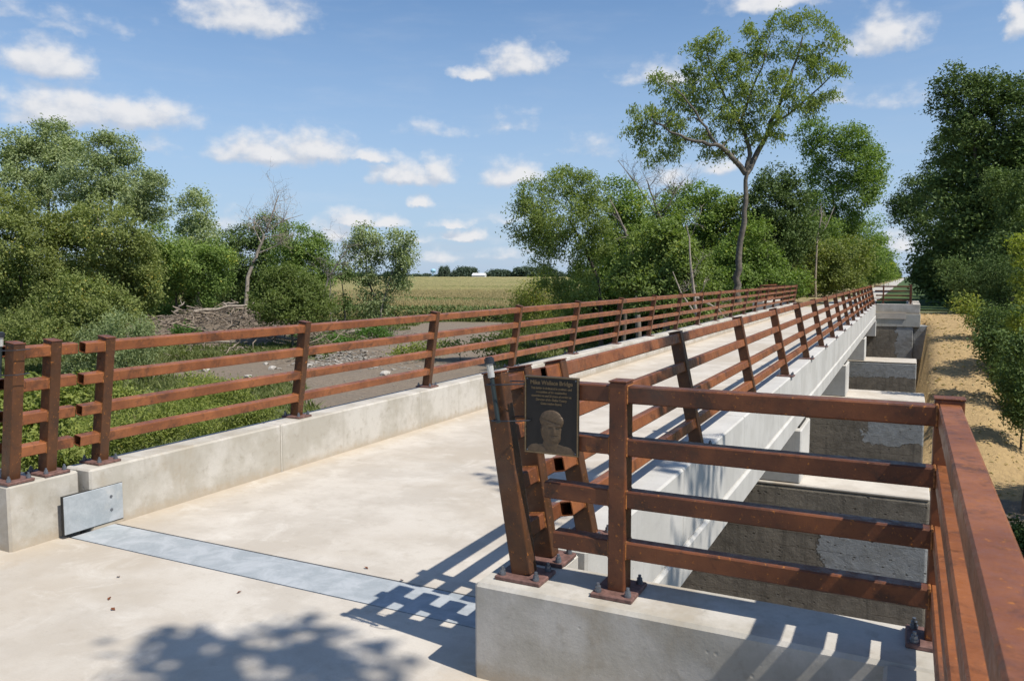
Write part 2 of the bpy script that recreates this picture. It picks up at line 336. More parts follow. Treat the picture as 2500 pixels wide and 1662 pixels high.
def tubes(lines, sides=5):                                   # lines: list of (points Nx3, radii N)
    V = []; F = []; off = 0
    ang = np.arange(sides) * 2 * pi / sides; ca, sa = np.cos(ang), np.sin(ang)
    for P, R in lines:
        P = np.asarray(P, float); R = np.asarray(R, float); n = len(P)
        T = np.gradient(P, axis=0); T /= np.linalg.norm(T, axis=1)[:, None] + 1e-9
        up = np.where(np.abs(T[:, 2:3]) > .9, np.array([[1., 0, 0]]), np.array([[0, 0, 1.]]))
        A = np.cross(T, up); A /= np.linalg.norm(A, axis=1)[:, None] + 1e-9; Bv = np.cross(T, A)
        ring = P[:, None] + R[:, None, None] * (ca[None, :, None] * A[:, None] + sa[None, :, None] * Bv[:, None])
        V.append(ring.reshape(-1, 3))
        i = np.arange(n - 1)[:, None] * sides + np.arange(sides)[None]; j = np.arange(n - 1)[:, None] * sides + (np.arange(sides)[None] + 1) % sides
        F.append(np.stack([i, j, j + sides, i + sides], -1).reshape(-1, 4) + off); off += n * sides
    return np.concatenate(V), np.concatenate(F)
def leaves(C, N, A, L, Wd, rng):                             # centres, normals, axes, lengths, widths -> kite-shaped leaves
    A = A - N * (A * N).sum(1)[:, None]; A /= np.linalg.norm(A, axis=1)[:, None] + 1e-9
    Bv = np.cross(N, A)
    n = len(C); V = np.empty((n, 4, 3))
    V[:, 0] = C - A * L[:, None] * .5; V[:, 1] = C + Bv * Wd[:, None] * .5 + N * L[:, None] * .08
    V[:, 2] = C + A * L[:, None] * .5 - N * L[:, None] * .10; V[:, 3] = C - Bv * Wd[:, None] * .5 + N * L[:, None] * .08
    return V.reshape(-1, 3), np.arange(n * 4).reshape(-1, 4)
def unit(rng, n):
    v = rng.normal(size=(n, 3)); return v / np.linalg.norm(v, axis=1)[:, None]

def grow_tree(name, label, base, D, trunk, blobs, seed, lm, bm_='bark', cat='tree', r0=None, droop=.3, aspect=.55,
              lsize=1.0, dens=1.0, group=None, extra=(), rot=None, open_=1.0, crown_name='crown'):
    rng = np.random.default_rng(seed)
    t = thing(name, label, cat, base, group, radians(YAW) if rot is None else rot)
    rc = (.0062 * D + .08) * open_
    tp = [np.array((trunk[0][0] * .6, 0, -.3))] + [np.array((x, rng.normal() * .2, z)) for x, z in trunk]
    H = max(b_[1] + b_[3] for b_ in blobs)
    r0 = r0 or .012 * H + .03
    nodes = []; nr = []; lines = []
    P = np.array(tp); k = 4                                   # resample the trunk smoothly
    Q = [P[0]]
    for a, c in zip(P[:-1], P[1:]):
        for i in range(1, k + 1): Q.append(a + (c - a) * i / k + rng.normal(size=3) * (.03 * H / 10))
    Q = np.array(Q); R = r0 * (1 - .62 * np.linspace(0, 1, len(Q)) ** .8); R[0] *= 1.35
    lines.append((Q, R)); nodes += list(Q[2:]); nr += list(R[2:])
    for E in extra:                                           # hand-placed main limbs: ((x,y,z)...), start radius
        E, er = E; E = np.array(E, float); Q = [E[0]]
        for a, c in zip(E[:-1], E[1:]):
            for i in range(1, 4): Q.append(a + (c - a) * i / 3 + rng.normal(size=3) * .06)
        Q = np.array(Q); R = er * (1 - .75 * np.linspace(0, 1, len(Q))); lines.append((Q, R)); nodes += list(Q[1:]); nr += list(R[1:])
    cl = []; cw = []
    for (bx, bz, rx, rz) in blobs:
        n = max(5, int(3.0 * dens * rx * rz / rc ** 2)); by = rng.normal() * rx * .35
        u = unit(rng, n); rad = rng.uniform(.35, 1, n) ** .45; rad = np.where(rng.uniform(size=n) < .10, rng.uniform(1.0, 1.3, n), rad)
        p = u * rad[:, None] * np.array((rx, max(rx, rz) * .9, rz)) * .93 + np.array((bx, by, bz))
        cl.append(p); cw.append(np.full(n, rng.uniform(-.25, .25)))
    cl = np.concatenate(cl); cw = np.concatenate(cw)
    cl[:, 2] = np.maximum(cl[:, 2], .25)
    order = np.argsort(np.linalg.norm(cl - Q[len(Q) // 2], axis=1))
    for i in order:                                           # join each clump to the nearest limb below it
        c = cl[i]; NA = np.array(nodes); d = c - NA; dist = np.linalg.norm(d, axis=1) + np.maximum(0, -d[:, 2]) * 1.6
        j = int(np.argmin(dist)); a = NA[j]; dd = np.linalg.norm(c - a)
        rr = min(nr[j] * .7, .016 * dd + .014 + .0007 * D)
        mid = (a + c) / 2 + rng.normal(size=3) * .08 * dd + np.array((0, 0, .06 * dd))
        lines.append((np.array([a, mid, c]), [rr, rr * .75, rr * .45])); nodes += [mid, c]; nr += [rr * .75, rr * .5]
    V, F = tubes([l for l in lines if l[1][0] > .035], 6) if any(l[1][0] > .035 for l in lines[1:]) else tubes(lines[:1], 6)
    part('trunk', mesh('trunk', V, F, M[bm_], True), t)
    thin = [l for l in lines[1:] if l[1][0] <= .035]
    if thin:
        V, F = tubes(thin, 3); part('twigs', mesh('twigs', V, F, M[bm_]), t, kind='stuff')
    nl = int(80 * dens ** .3); L0 = (.065 + .0026 * D) * lsize
    n = len(cl) * nl
    cc = np.repeat(cl, nl, 0); g = rng.normal(size=(n, 3)) * np.array((.72, .72, .52)) * rc
    g[:, 2] -= droop * (g[:, 0] ** 2 + g[:, 1] ** 2) / rc * .35
    C = cc + g
    ctr = np.array((np.mean(cl[:, 0]), 0, np.mean(cl[:, 2])))
    outw = C - ctr; outw /= np.linalg.norm(outw, axis=1)[:, None] + 1e-6
    N = unit(rng, n) * .85 + outw * .35 + np.array((.12, 0, .6)); N /= np.linalg.norm(N, axis=1)[:, None]
    A = unit(rng, n) + np.array((0, 0, -1.1 * droop))
    L = L0 * rng.uniform(.6, 1.25, n)
    V, F = leaves(C, N, A, L, L * aspect * rng.uniform(.8, 1.2, n), rng)
    tint = np.clip(np.repeat(cw, nl) + .5 + rng.normal(size=n) * .26, 0, 1)
    part(crown_name, mesh(crown_name, V, F, M[lm], False, np.repeat(tint, 4)), t)
    return t
def dead_tree(name, label, base, path, r0, seed, m='deadwood', nb=16, spread=1., zmin=.35, cat='tree', lean=(0, 0, 0), limbs=()):
    rng = np.random.default_rng(seed); t = thing(name, label, cat, base)
    P = np.array(path, float) - np.array(base); Q = [P[0]]
    for a, c in zip(P[:-1], P[1:]):
        for i in range(1, 5): Q.append(a + (c - a) * i / 4 + rng.normal(size=3) * .04)
    Q = np.array(Q); R = r0 * (1 - .85 * np.linspace(0, 1, len(Q))) + .012
    trunk = [(Q, R)]; tw = []
    for Lm, lr in limbs:
        Lp = np.array(Lm, float) - np.array(base); trunk.append((Lp, lr * (1 - .7 * np.linspace(0, 1, len(Lp)))))
    def br(a, d, L, r, lv):
        n = 5; pts = [a]; dd = d.copy()
        for i in range(n):
            dd = dd + rng.normal(size=3) * .22 + np.array((0, 0, .05)); dd /= np.linalg.norm(dd); pts.append(pts[-1] + dd * L / n)
        (trunk if r > .05 else tw).append((np.array(pts), r * (1 - .75 * np.linspace(0, 1, n + 1))))
        if lv:
            for i in range(4 if lv > 1 else 3):
                k = rng.integers(1, n + 1); nd = dd * .7 + unit(rng, 1)[0] * .8 + np.array(lean) * .5; nd /= np.linalg.norm(nd)
                br(pts[k], nd, L * rng.uniform(.4, .65), max(r * .5, .010), lv - 1)
    for src, sr in list(trunk):
        n = len(src)
        for i in range(nb):
            k = int(rng.uniform(zmin, 1) * (n - 1)); d = unit(rng, 1)[0]; d[2] = abs(d[2]) * .6 + .25; d += np.array(lean); d /= np.linalg.norm(d)
            br(src[k], d, spread * rng.uniform(.7, 1.5), max(.018, sr[k] * .45), 2)
    V, F = tubes(trunk, 7); part('trunk', mesh('trunk', V, F, M[m], True), t)
    V, F = tubes(tw, 3); part('bare_twigs', mesh('bare_twigs', V, F, M[m]), t, kind='stuff')
    return t
def smooth(a, b_, x): t = np.clip((x - a) / (b_ - a), 0, 1); return t * t * (3 - 2 * t)
def vnoise(x, y, s=1., seed=0):
    x = x * s + seed * 17.3; y = y * s - seed * 9.1
    xi, yi = np.floor(x), np.floor(y); fx, fy = x - xi, y - yi
    h = lambda i, j: (np.sin(i * 127.1 + j * 311.7) * 43758.5453) % 1
    ux, uy = fx * fx * (3 - 2 * fx), fy * fy * (3 - 2 * fy)
    return (h(xi, yi) * (1 - ux) + h(xi + 1, yi) * ux) * (1 - uy) + (h(xi, yi + 1) * (1 - ux) + h(xi + 1, yi + 1) * ux) * uy
def fbm(x, y, s, seed=0): return (vnoise(x, y, s, seed) + .5 * vnoise(x, y, s * 2.1, seed + 1) + .25 * vnoise(x, y, s * 4.3, seed + 2)) / 1.75

# ------------------------------------------------------------------ terrain
def height(x, y):
    x = np.asarray(x, float); y = np.asarray(y, float)
    r = np.hypot(x, y)
    # wide field left of the embankment climbs very gently towards the farm
    f = smooth(120, 900, r) * smooth(-12, -60, x) * 3.6
    h = -4.5 + f + (fbm(x, y, .12) - .5) * .35 * smooth(6, 20, np.abs(x + 3.5))
    dx = np.maximum(0, np.abs(x + 3.5) - 6.4)
    top = -.14 - .0 * dx
    far_h = top - dx * .5 - np.maximum(0, 47.0 - y) * .235
    near_h = top - dx * .5 - np.maximum(0, y - 2.2) * .5
    under = smooth(1.0, .45, x) * smooth(-8.1, -7.6, x)
    gap_f = smooth(45.6, 45.3, y); gap_n = smooth(3.2, 3.45, y)
    far_h = np.where(under * gap_f > 0, far_h * (1 - under * gap_f) + -6 * under * gap_f, far_h)
    near_h = np.where(under * gap_n > 0, near_h * (1 - under * gap_n) + -6 * under * gap_n, near_h)
    h = np.maximum(h, far_h + (fbm(x, y, .9, 4) - .5) * .22 * smooth(0, 2, dx + np.maximum(0, 47.0 - y)))
    h = np.maximum(h, near_h)
    # low mound that carries the brush pile
    h = h + 2.1 * np.exp(-(((x + 60) / 9) ** 2 + ((y - 57) / 7) ** 2))
    return h
TRACK = np.array([(30, 17), (12, 21), (3, 23.8), (-3, 28), (-12, 31), (-24, 36), (-33, 50), (-43, 68), (-52, 90)], float)
def track_dist(x, y):
    d = np.full(np.shape(x), 1e9)
    for a, b_ in zip(TRACK[:-1], TRACK[1:]):
        ab = b_ - a; t = np.clip(((x - a[0]) * ab[0] + (y - a[1]) * ab[1]) / (ab @ ab), 0, 1)
        d = np.minimum(d, np.hypot(x - a[0] - t * ab[0], y - a[1] - t * ab[1]))
    return d
def dirt(x, y):
    d = smooth(8.0, 5.0, track_dist(x, y) + (fbm(x, y, .3, 3) - .5) * 5)
    d = np.where(x > .8, smooth(3.4, 2.3, track_dist(x, y)), d)
    d = np.maximum(d, smooth(1.25, .8, np.hypot((x + 38) / 10, (y - 41) / 7) + (fbm(x, y, .25, 5) - .5) * .7))
    d = np.maximum(d, smooth(1.2, .85, np.hypot((x + 60) / 11, (y - 57) / 9) + (fbm(x, y, .3, 6) - .5) * .5))
    return np.maximum(d, .9 * smooth(9.5, 6.5, np.abs(x + 3.5)) * smooth(3.3, 4, y) * smooth(46, 44, y))
def fill(x, y):                                              # fresh tan earth on the slope right of the far abutment
    lim = 3.3 + smooth(38, 28, y) * 2.4
    return smooth(lim + .5, lim - .3, x + (fbm(x, y, .7, 8) - .5) * 1.2) * smooth(.2, .6, x) * smooth(25.5, 27, y) * smooth(50, 48, y)
def axis(lo, hi, flo, fhi, fine):
    a = list(np.arange(flo, fhi, fine)); s = fine; x = fhi
    while x < hi: a.append(x); s *= 1.22; x += s
    a.append(hi); s = fine; x = flo; p = []
    while x > lo: s *= 1.22; x -= s; p.append(max(x, lo))
    return np.array(p[::-1] + a)
xs = axis(-4500, 3500, -85, 14, .45); ys = axis(-1500, 4500, -6, 100, .5)
X, Y = np.meshgrid(xs, ys); Z = height(X, Y)
Vt = np.stack([X, Y, Z], -1).reshape(-1, 3); nx, ny = len(xs), len(ys)
ii = (np.arange(ny - 1)[:, None] * nx + np.arange(nx - 1)[None]).ravel()
me = mesh('ground', Vt, np.stack([ii, ii + 1, ii + nx + 1, ii + nx], -1), None, True)
for nm, fn in (('dirt', dirt), ('fill', fill)):
    a = me.attributes.new(nm, 'FLOAT', 'POINT'); a.data.foreach_set('value', fn(X, Y).ravel().astype(np.float32))
m, b, bs, P, N = mat('ground')
dA = b.n('ShaderNodeAttribute', attribute_name='dirt').outputs['Fac']; fA = b.n('ShaderNodeAttribute', attribute_name='fill').outputs['Fac']
n1 = b.noise(P, .5, 7, .65); n2 = b.noise(P, 4, 7, .7); n3 = b.noise(P, 25, 4, .7)
gcol = b.mix(b.ramp(n1, .3, .7), (.085, .100, .040), (.155, .160, .070)); gcol = b.mix(b.ramp(n2, .5, .75, 0, .5), gcol, (.20, .17, .10))
dcol = b.mix(b.ramp(n2, .35, .7), (.18, .138, .098), (.25, .20, .145)); dcol = b.mix(b.ramp(b.noise(sc(b, P, (.25, 1.5, 1)), 1.2, 6, .7), .45, .7, 0, .6), dcol, (.16, .135, .105))
dcol = b.mix(b.ramp(n3, .6, .75, 0, .6), dcol, (.40, .37, .32))
fcol = b.mix(b.ramp(n2, .3, .7), (.48, .335, .155), (.37, .255, .12)); fcol = b.mix(b.ramp(b.noise(sc(b, P, (6, .8, 1)), 1.5, 5, .7), .54, .74, 0, .45), fcol, (.27, .185, .10))
fcol = b.mix(b.ramp(n3, .6, .78, 0, .25), fcol, (.58, .42, .22))
col = b.mix(b.ramp(b.m('ADD', dA, b.m('MULTIPLY_ADD', n2, .6, -.3)), .4, .6), gcol, dcol)
col = b.mix(b.ramp(b.m('ADD', fA, b.m('MULTIPLY_ADD', n2, .8, -.4)), .4, .6), col, fcol)
b.l(col, bs.inputs['Base Color']); bs.inputs['Roughness'].default_value = .95
bump(b, bs, b.m('ADD', n2, b.m('MULTIPLY', n3, .35)), .9, .12)
me.materials.append(m); part('ground', me, kind='structure')

# ------------------------------------------------------------------ trail and approach slabs
KI, KO = -1.70, -1.42                 # right parapet: path-side and outer faces
LI, LO = -5.27, -5.55                 # left parapet
Y0, Y1 = 3.72, 44.78                  # bridge ends
MIR = 48.5                            # near y -> far y is MIR - y
box('approach_slab', (-7.0, -.03), (-14, 3.552), (-.3, 0), M['deck'], kind='structure')
box('approach_slab', (-7.0, -.03), (MIR - 3.552, 52), (-.3, 0), M['deck'], kind='structure')
M['gravel'] = plain('crushed_limestone', (.50, .47, .41), .95, 0, .25, 3, .6)
M['verge'] = plain('dry_mown_grass', (.34, .27, .13), .95, 0, .5, 1.5, .8)
def strip(name, x0, x1, y0, y1, z, m_, n=60):
    yy = y0 + (y1 - y0) * np.linspace(0, 1, n) ** 2
    V = []; 
    for k, y_ in enumerate(yy):
        w = (fbm(np.array(0.), np.array(y_), .3, 2) - .5) * .5
        V += [(x0 + w, y_, z), (x1 - w, y_, z)]
    F = [(2 * i, 2 * i + 1, 2 * i + 3, 2 * i + 2) for i in range(n - 1)]
    part(name, mesh(name, V, F, m_), kind='structure')
strip('gravel_trail', -5.1, -2.1, 52, 1300, -.02, M['gravel'])
strip('grass_verge', -8.6, -5.0, 46.5, 1300, -.06, M['verge'])
M['turf'] = plain('green_turf', (.075, .125, .03), .95, 0, .4, 2, .8)
strip('turf_verge', -2.2, 2.2, 52, 1300, -.06, M['turf'])

# ------------------------------------------------------------------ bridge superstructure
BR = thing('footbridge', 'concrete trail bridge deck with low parapets crossing towards the tree-lined trail', 'bridge', (-3.5, Y0, 0))
box('deck_slab', (LI, KI), (3.925, MIR - 3.925), (-.2, 0), M['deck'], BR)
for s, (xi, xo) in enumerate(((LI, LO), (KI, KO))):
    cuts = [Y0, 5.70] + [5.70 + 2.42 * k for k in range(1, 16)] + [Y1]
    for a, c in zip(cuts[:-1], cuts[1:]):
        box('parapet_segment', sorted((xi, xo)), (a + .004, c - .004), (-.14, .45), M['kerb'] if s == 0 else M['beam'], BR, .014)
        if a > Y0 + 1: box('joint_sealant', sorted((xi + (.004 if s else -.004), xo + (-.004 if s else .004))), (a - .005, a + .005), (-.13, .444), M['seal'], BR)
    o = .022 if s else -.022
    box('edge_beam', sorted((xi, xo + o)), (Y0, Y1), (-.41, -.143), M['beam'], BR, .02)
box('beam_soffit', (LI + .02, KI - .02), (Y0 + .1, Y1 - .1), (-.40, -.205), M['seat'], BR)
for yy in (0, 1):
    fy = (lambda a: a) if not yy else (lambda a: MIR - a)
    e = sorted((fy(3.560), fy(3.905)))
    box('expansion_plate', (LI - .0, KI + .0), e, (-.1, .002), M['galv'], BR)
    box('expansion_gap', (LI, KI), sorted((fy(3.907), fy(3.923))), (-.1, -.012), M['dark'], BR)
    for x0, d in ((LI, 1), (KI, -1)):
        pl = box('cover_plate', sorted((x0 + .0005 * d, x0 + .009 * d)), sorted((fy(3.51), fy(3.98))), (.03, .302), M['galv'], BR, .003)
        box('plate_recess', sorted((x0 - .02 * d, x0 + .0002 * d)), sorted((fy(3.506), fy(3.984))), (.024, .3055), M['dark'], BR)
        for (py, pz) in ((3.88, .22), (3.88, .12)):
            part('bolt', cyl_me('bolt', .011, .004, 10, M['bolt']), pl, (.0045 * d, fy(py) - (fy(3.51) + fy(3.98)) / 2, pz - .03), (0, radians(90 * d), 0))
# ------------------------------------------------------------------ abutments with wing walls
def abutment(label, fy, xr, xl, far):
    t = thing('bridge_abutment', label, 'abutment', (-3.5, fy(3.3), -4.5))
    for s, d, ci, w in ((xr, 1, -1.739, -.03), (xl, -1, -5.34, -7.0)):
        fr = 3.107 if d > 0 else 3.175
        # wing wall with the short return that meets the parapet
        pts = [(ci, fr), (s, fr), (s, 3.49), (ci + .29 * d, 3.49), (ci + .29 * d, 3.69), (ci, 3.69)]
        pts = [(x, fy(y)) for x, y in pts]
        area = sum(pts[i][0] * pts[(i + 1) % 6][1] - pts[(i + 1) % 6][0] * pts[i][1] for i in range(6))
        if area < 0: pts = pts[::-1]
        prism('wing_wall', pts, -.05, .45, M['kerb'], t, .016)
        box('return_wall', sorted((w, s)), sorted((fy(fr - .004), fy(-3.0))), (-.35, .45), M['kerb'], t, .014)
        box('wing_footing', sorted((ci, s + .035 * d)), sorted((fy(3.04 if not far else 3.0), fy(3.52))), (-.70, -.052), M['seat'], t, .012)
    box('backwall', (-5.33, -1.75), sorted((fy(3.3), fy(3.55))), (-1.2, -.004), M['seat'], t)
    box('abutment_wall', (-7.4, .33), sorted((fy(2.6), fy(3.50))), (-6, -.703), M['old'], t, .03)
    for x in (-5.2, -3.5, -1.8): box('beam_seat', (x - .42, x + .42), sorted((fy(3.51), fy(4.0))), (-1.2, -.413), M['beam'], t, .02)
    box('old_wingwall', (.334, 1.5), sorted((fy(2.7), fy(3.2))), (-6, -.62), M['old'], t, .03)
    return t
abutment('near concrete abutment carrying the wing walls with rails on both sides', lambda y: y, .37, -7.37, False)
abutment('far concrete abutment with stepped wing wall beside the tan earth slope', lambda y: MIR - y, .60, -7.6, True)
PIERS = ((13.4, .42, 'broad old concrete pier nearest the camera, with pale mortar patches and a flat ledge'),
         (23.9, .53, 'middle old concrete pier with a ragged grey repair beside brown concrete'),
         (34.6, .42, 'small-looking far concrete pier crossed by two long horizontal cracks'))
for k, (py, px, lab) in enumerate(PIERS):
    t = thing('bridge_pier', lab, 'pier', (-3.5, py, -4.5), 'old concrete piers under the bridge')
    pw = box('pier_wall', (-7.0 - px, px), (py, py + 1.75), (-6, -1.56), M['old%d' % (k + 1)], t, .04, 2)
    box('pier_cap', (-7.0 - px, px), (py + .002, py + 1.748), (-1.556, -1.5), M['deck'], t, .02)
    sx = -1.45
    box('beam_seat', (-5.55, sx), (py + .02, py + 1.3), (-1.498, -.62), M['beam'], t, .02)
    for x in (-5.2, -3.5, -1.75): box('bearing_pad', (x - .25, x + .25), (py + .2, py + 1.1), (-.618, -.412), M['dark'], t)

# ------------------------------------------------------------------ weathering-steel railings
RS = .076; TOPZ = 1.395; BZ = .45
RZ = (.653, .880, 1.111, 1.341)
post_me = box_me('post', (-.05, .05), (-.0385, .0385), (0, .925), M['rust'], .006, 2)
post_lean_me = box_me('post', (-.05, .05), (-.0385, .0385), (0, .945), M['rust_post'], .006, 2)
cap_me = box_me('post_cap', (-.053, .053), (-.0415, .0415), (0, .007), M['rust'], .002)
plate_me = box_me('base_plate', (-.115, .115), (-.095, .095), (0, .02), M['plate'], .004)
bm = bmesh.new()
for z0, z1, r in ((0, .012, .0155), (.012, .026, .013), (.026, .040, .0075)):
    g = bmesh.ops.create_cone(bm, cap_ends=True, segments=6 if z0 else 12, radius1=r, radius2=r, depth=z1 - z0)
    for v in g['verts']: v.co.z += (z0 + z1) / 2
bolt_me = bpy.data.meshes.new('bolt'); bm.to_mesh(bolt_me); bm.free(); bolt_me.materials.append(M['bolt'])
M['weld'] = plain('fresh_rust_weld', (.40, .15, .035), .7, 0, .8, 60, .6)
weld_me = mesh('weld_bead', *tubes([(np.array([(.038, 0, -.038), (.038, 0, .038), (-.038, 0, .038), (-.038, 0, -.038), (.038, 0, -.038)]), np.full(5, .0048))], 5), M['weld'])
def add_post(t, x, y, lean, bolts=True, rotz=0, along='y'):
    p = part('post', post_lean_me if lean else post_me, t, Vector((x, y, BZ + .019)) - t.location, (0, math.atan(lean / .95), rotz))
    part('post_cap', cap_me, p, (0, 0, .9451 if lean else .9251))
    pl = part('base_plate', plate_me, t, Vector((x + (.005 if lean else 0), y, BZ)) - t.location, (0, 0, rotz))
    if bolts:
        for bx in (-.085, .085):
            for by in (-.068, .068): part('bolt', bolt_me, pl, (bx, by, .02))
    return p
railmeshes = {}
def add_rail(t, a, c, lean_ang=0, weld=0, old=False):
    a = Vector(a); c = Vector(c); d = c - a; mk = 'rust' if old else 'rust_rail' if lean_ang or abs(d.y) > .5 else 'rust'; L = (round(d.length, 3), mk)
    if L not in railmeshes: railmeshes[L] = tube_me('rail', L[0], RS, .006, M[mk])
    rz = math.atan2(-d.x, d.y)
    if a.y < 9 and a.y > 3 and weld:
        for q in ((a, c) if weld == 2 else (a,) if weld == 1 else (c,)):
            part('weld_bead', weld_me, t, q + d.normalized() * (.002 if q is a else -.002) - t.location, (0, lean_ang, rz))
    return part('rail', railmeshes[L], t, a - t.location, (0, lean_ang, rz))
POSTS_L = [3.93, 6.10] + [6.10 + 2.42 * k for k in range(1, 16)] + [44.57]
POSTS_R = [3.94] + [6.44 + 2.63 * k for k in range(0, 15)] + [44.57]
G_RAIL = 'rust-brown steel railings of the bridge'
for side, xb, lean, lab in ((0, -5.44, .14, 'long rust-brown four-rail railing on the left parapet, leaning in over the deck'),
                            (1, -1.50, -.20, 'long rust-brown four-rail railing on the right parapet, leaning in over the deck')):
    t = thing('bridge_railing', lab, 'railing', (xb, Y0, BZ), G_RAIL); ang = math.atan(lean / .95)
    xr = lambda z: xb + lean * (z - BZ) / .95; POSTS = POSTS_R if side else POSTS_L
    for i, y in enumerate(POSTS): add_post(t, xb, y, lean, bolts=i < (5 if side == 0 else 9))
    ends = [(3.735, POSTS[0] - .037)] + [(a + .037, c - .037) for a, c in zip(POSTS[:-1], POSTS[1:])] + [(POSTS[-1] + .037, MIR - 3.735)]
    for a, c in ends:
        for z in RZ: add_rail(t, (xr(z), a, z), (xr(z), c, z), ang, 2 if a > 3.8 else 3)
def corner(fy, near):
    w = 'near' if near else 'far'
    for side, xb, lean in ((0, -5.465, .13), (1, -1.56, -.155)):
        sn = 'left' if side == 0 else 'right'
        xr = lambda z: xb + lean * (z - BZ) / .95; ang = math.atan(lean / .95)
        extra = {(1, 0): 'short two-post rust-brown rail panel at the near end of the left parapet',
                 (1, 1): 'short two-post leaning rail panel with orange rust welds, behind the bronze plaque',
                 (0, 0): 'short two-post rail panel closing the far end of the left parapet',
                 (0, 1): 'short two-post rail panel closing the far end of the right parapet'}[(int(near), side)]
        t = thing('abutment_railing', extra, 'railing', (xb, fy(3.28), BZ), G_RAIL)
        yp = (3.275, 3.535)
        for y in yp: add_post(t, xb, fy(y), lean)
        for a, c in ((yp[0] + .037, yp[1] - .037), (yp[1] + .037, 3.70)):
            a, c = sorted((fy(a), fy(c)))
            for z in RZ: add_rail(t, (xr(z), a, z), (xr(z), c, z), ang, 2 if c - a < .20 and a < 3.4 else 1, side == 1)
        # wing railing turning away from the deck
        d = 1 if side else -1
        px = (-1.105, .155) if side else (-5.95, -7.21)
        lab2 = {(1, 1): 'rust-brown railing on the near right wing wall, its corner rail running towards the viewer',
                (1, 0): 'rust-brown railing on the near left wing wall, mostly cut off by the picture edge',
                (0, 1): 'far right wing wall railing with an orange-brown corner post, ending in front of the trail',
                (0, 0): 'far left wing wall railing seen through the end of the long left railing'}[(int(near), side)]
        t = thing('wing_railing', lab2, 'railing', (px[0], fy(3.31), BZ), G_RAIL)
        yw = fy(3.30)
        for k, x in enumerate(px): add_post(t, x, yw if k == 0 else fy(3.36), 0, rotz=pi / 2 if k == 0 else 0)
        start = {.653: .305, .880: .35, 1.111: .40, 1.341: .455}
        for z in RZ:
            xs_ = px[0] - d * start[z]
            segs = [(xs_, px[0] - d * .037), (px[0] + d * .037, px[1] - d * .04)]
            for a, c in segs:
                w_ = 2 if abs(a - c) > .7 else (3 if d > 0 else 1); a, c = sorted((a, c)); add_rail(t, (a, yw, z), (c, yw, z), 0, w_)
        rp = [3.36, .12, -2.2]
        for y in rp[1:]: add_post(t, px[1], fy(y), 0)
        for a, c in zip(rp[:-1], rp[1:]):
            a, c = sorted((fy(a - .037), fy(c + .037)))
            for z in RZ: add_rail(t, (px[1], a, z), (px[1], c, z))
corner(lambda y: y, True); corner(lambda y: MIR - y, False)

# ------------------------------------------------------------------ small lights strapped to the end posts
def post_light(x, y, lab, lean):
    t = thing('post_light', lab, 'light', (x, y, 1.12), 'small tube lights strapped to the end posts'); a = (0, math.atan(lean / .95), 0)
    part('tube_body', cyl_me('tube_body', .0105, .21, 12, M['tube']), t, (.06 * lean / .95, 0, .06), a)
    k = lean / .95
    part('clear_lens', cyl_me('clear_lens', .0155, .065, 12, M['clear']), t, (.27 * k, 0, .268), a)
    part('light_cap', cyl_me('light_cap', .023, .032, 16, M['blackplastic'], None, .006), t, (.33 * k, 0, .33), a)
    for z in (.07, .235):                                     # thin ties looped round tube and post
        c = [(-.022, -.022, 0), (.062, -.022, .006), (.150, .014, .010), (.155, .105, .012), (.045, .108, .006), (-.020, .03, .002), (-.022, -.022, 0)]
        V, F = tubes([(np.array(c) + np.array((k * z, 0, z)), np.full(7, .0032))], 5)
        part('cable_tie', mesh('cable_tie', V, F, M['blackplastic']), t)
post_light(-1.655, 3.212, 'small black-capped clear tube light strapped to the leaning post beside the bronze plaque', -.155)
post_light(-5.43, 3.212, 'small black-capped tube light strapped to the end post at the left edge of the photo', .12)

# ------------------------------------------------------------------ bronze plaque
PW, PH = .262, .352
t = thing('memorial_plaque', 'dark bronze plaque with raised title and portrait of a man in a cap', 'plaque', (-1.412, 3.247, 1.052))
part('backplate', box_me('backplate', (-PW / 2, PW / 2), (-.006, .006), (0, PH), M['bronze_dark'], .001), t)
for nm, x, z in (('border', (-PW / 2, PW / 2), (0, .007)), ('border', (-PW / 2, PW / 2), (PH - .007, PH)),
                 ('border', (-PW / 2, -PW / 2 + .007), (.0071, PH - .0071)), ('border', (PW / 2 - .007, PW / 2), (.0071, PH - .0071))):
    part(nm, box_me(nm, x, (-.011, -.0062), z, M['bronze'], .0015), t)
for x in (-1, 1):
    for z in (.013, PH - .013): part('screw', cyl_me('screw', .0035, .003, 8, M['bolt']), t, (x * (PW / 2 - .013), -.006, z), (radians(90), 0, 0))
def text(body, size, z, bold, sx=1.0):
    cu = bpy.data.curves.new('lettering', 'FONT'); cu.body = body; cu.size = size; cu.align_x = 'CENTER'; cu.extrude = .0012; cu.offset = bold
    cu.materials.append(M['bronze'])
    o = part('lettering', cu, t, (0, -.0075, z), (radians(90), 0, 0)); o.scale = (sx, 1, 1)
    dg = bpy.context.evaluated_depsgraph_get(); dg.update()
    me_ = bpy.data.meshes.new_from_object(o.evaluated_get(dg)); sx_ = o.scale.copy()
    o2 = part('lettering', me_, t, (0, -.0075, z), (radians(90), 0, 0)); o2.scale = sx_; bpy.data.objects.remove(o)
text('Mike Wallace Bridge', .0265, .315, .0006, .93)
for i, s_ in enumerate(('This bridge is dedicated in gratitude and', 'recognition of the outstanding', 'commitment and 23 years of service as', 'Director of the Dallas County', 'Conservation Board.')):
    text(s_, .0136, .2935 - i * .0172, .0004, .90)
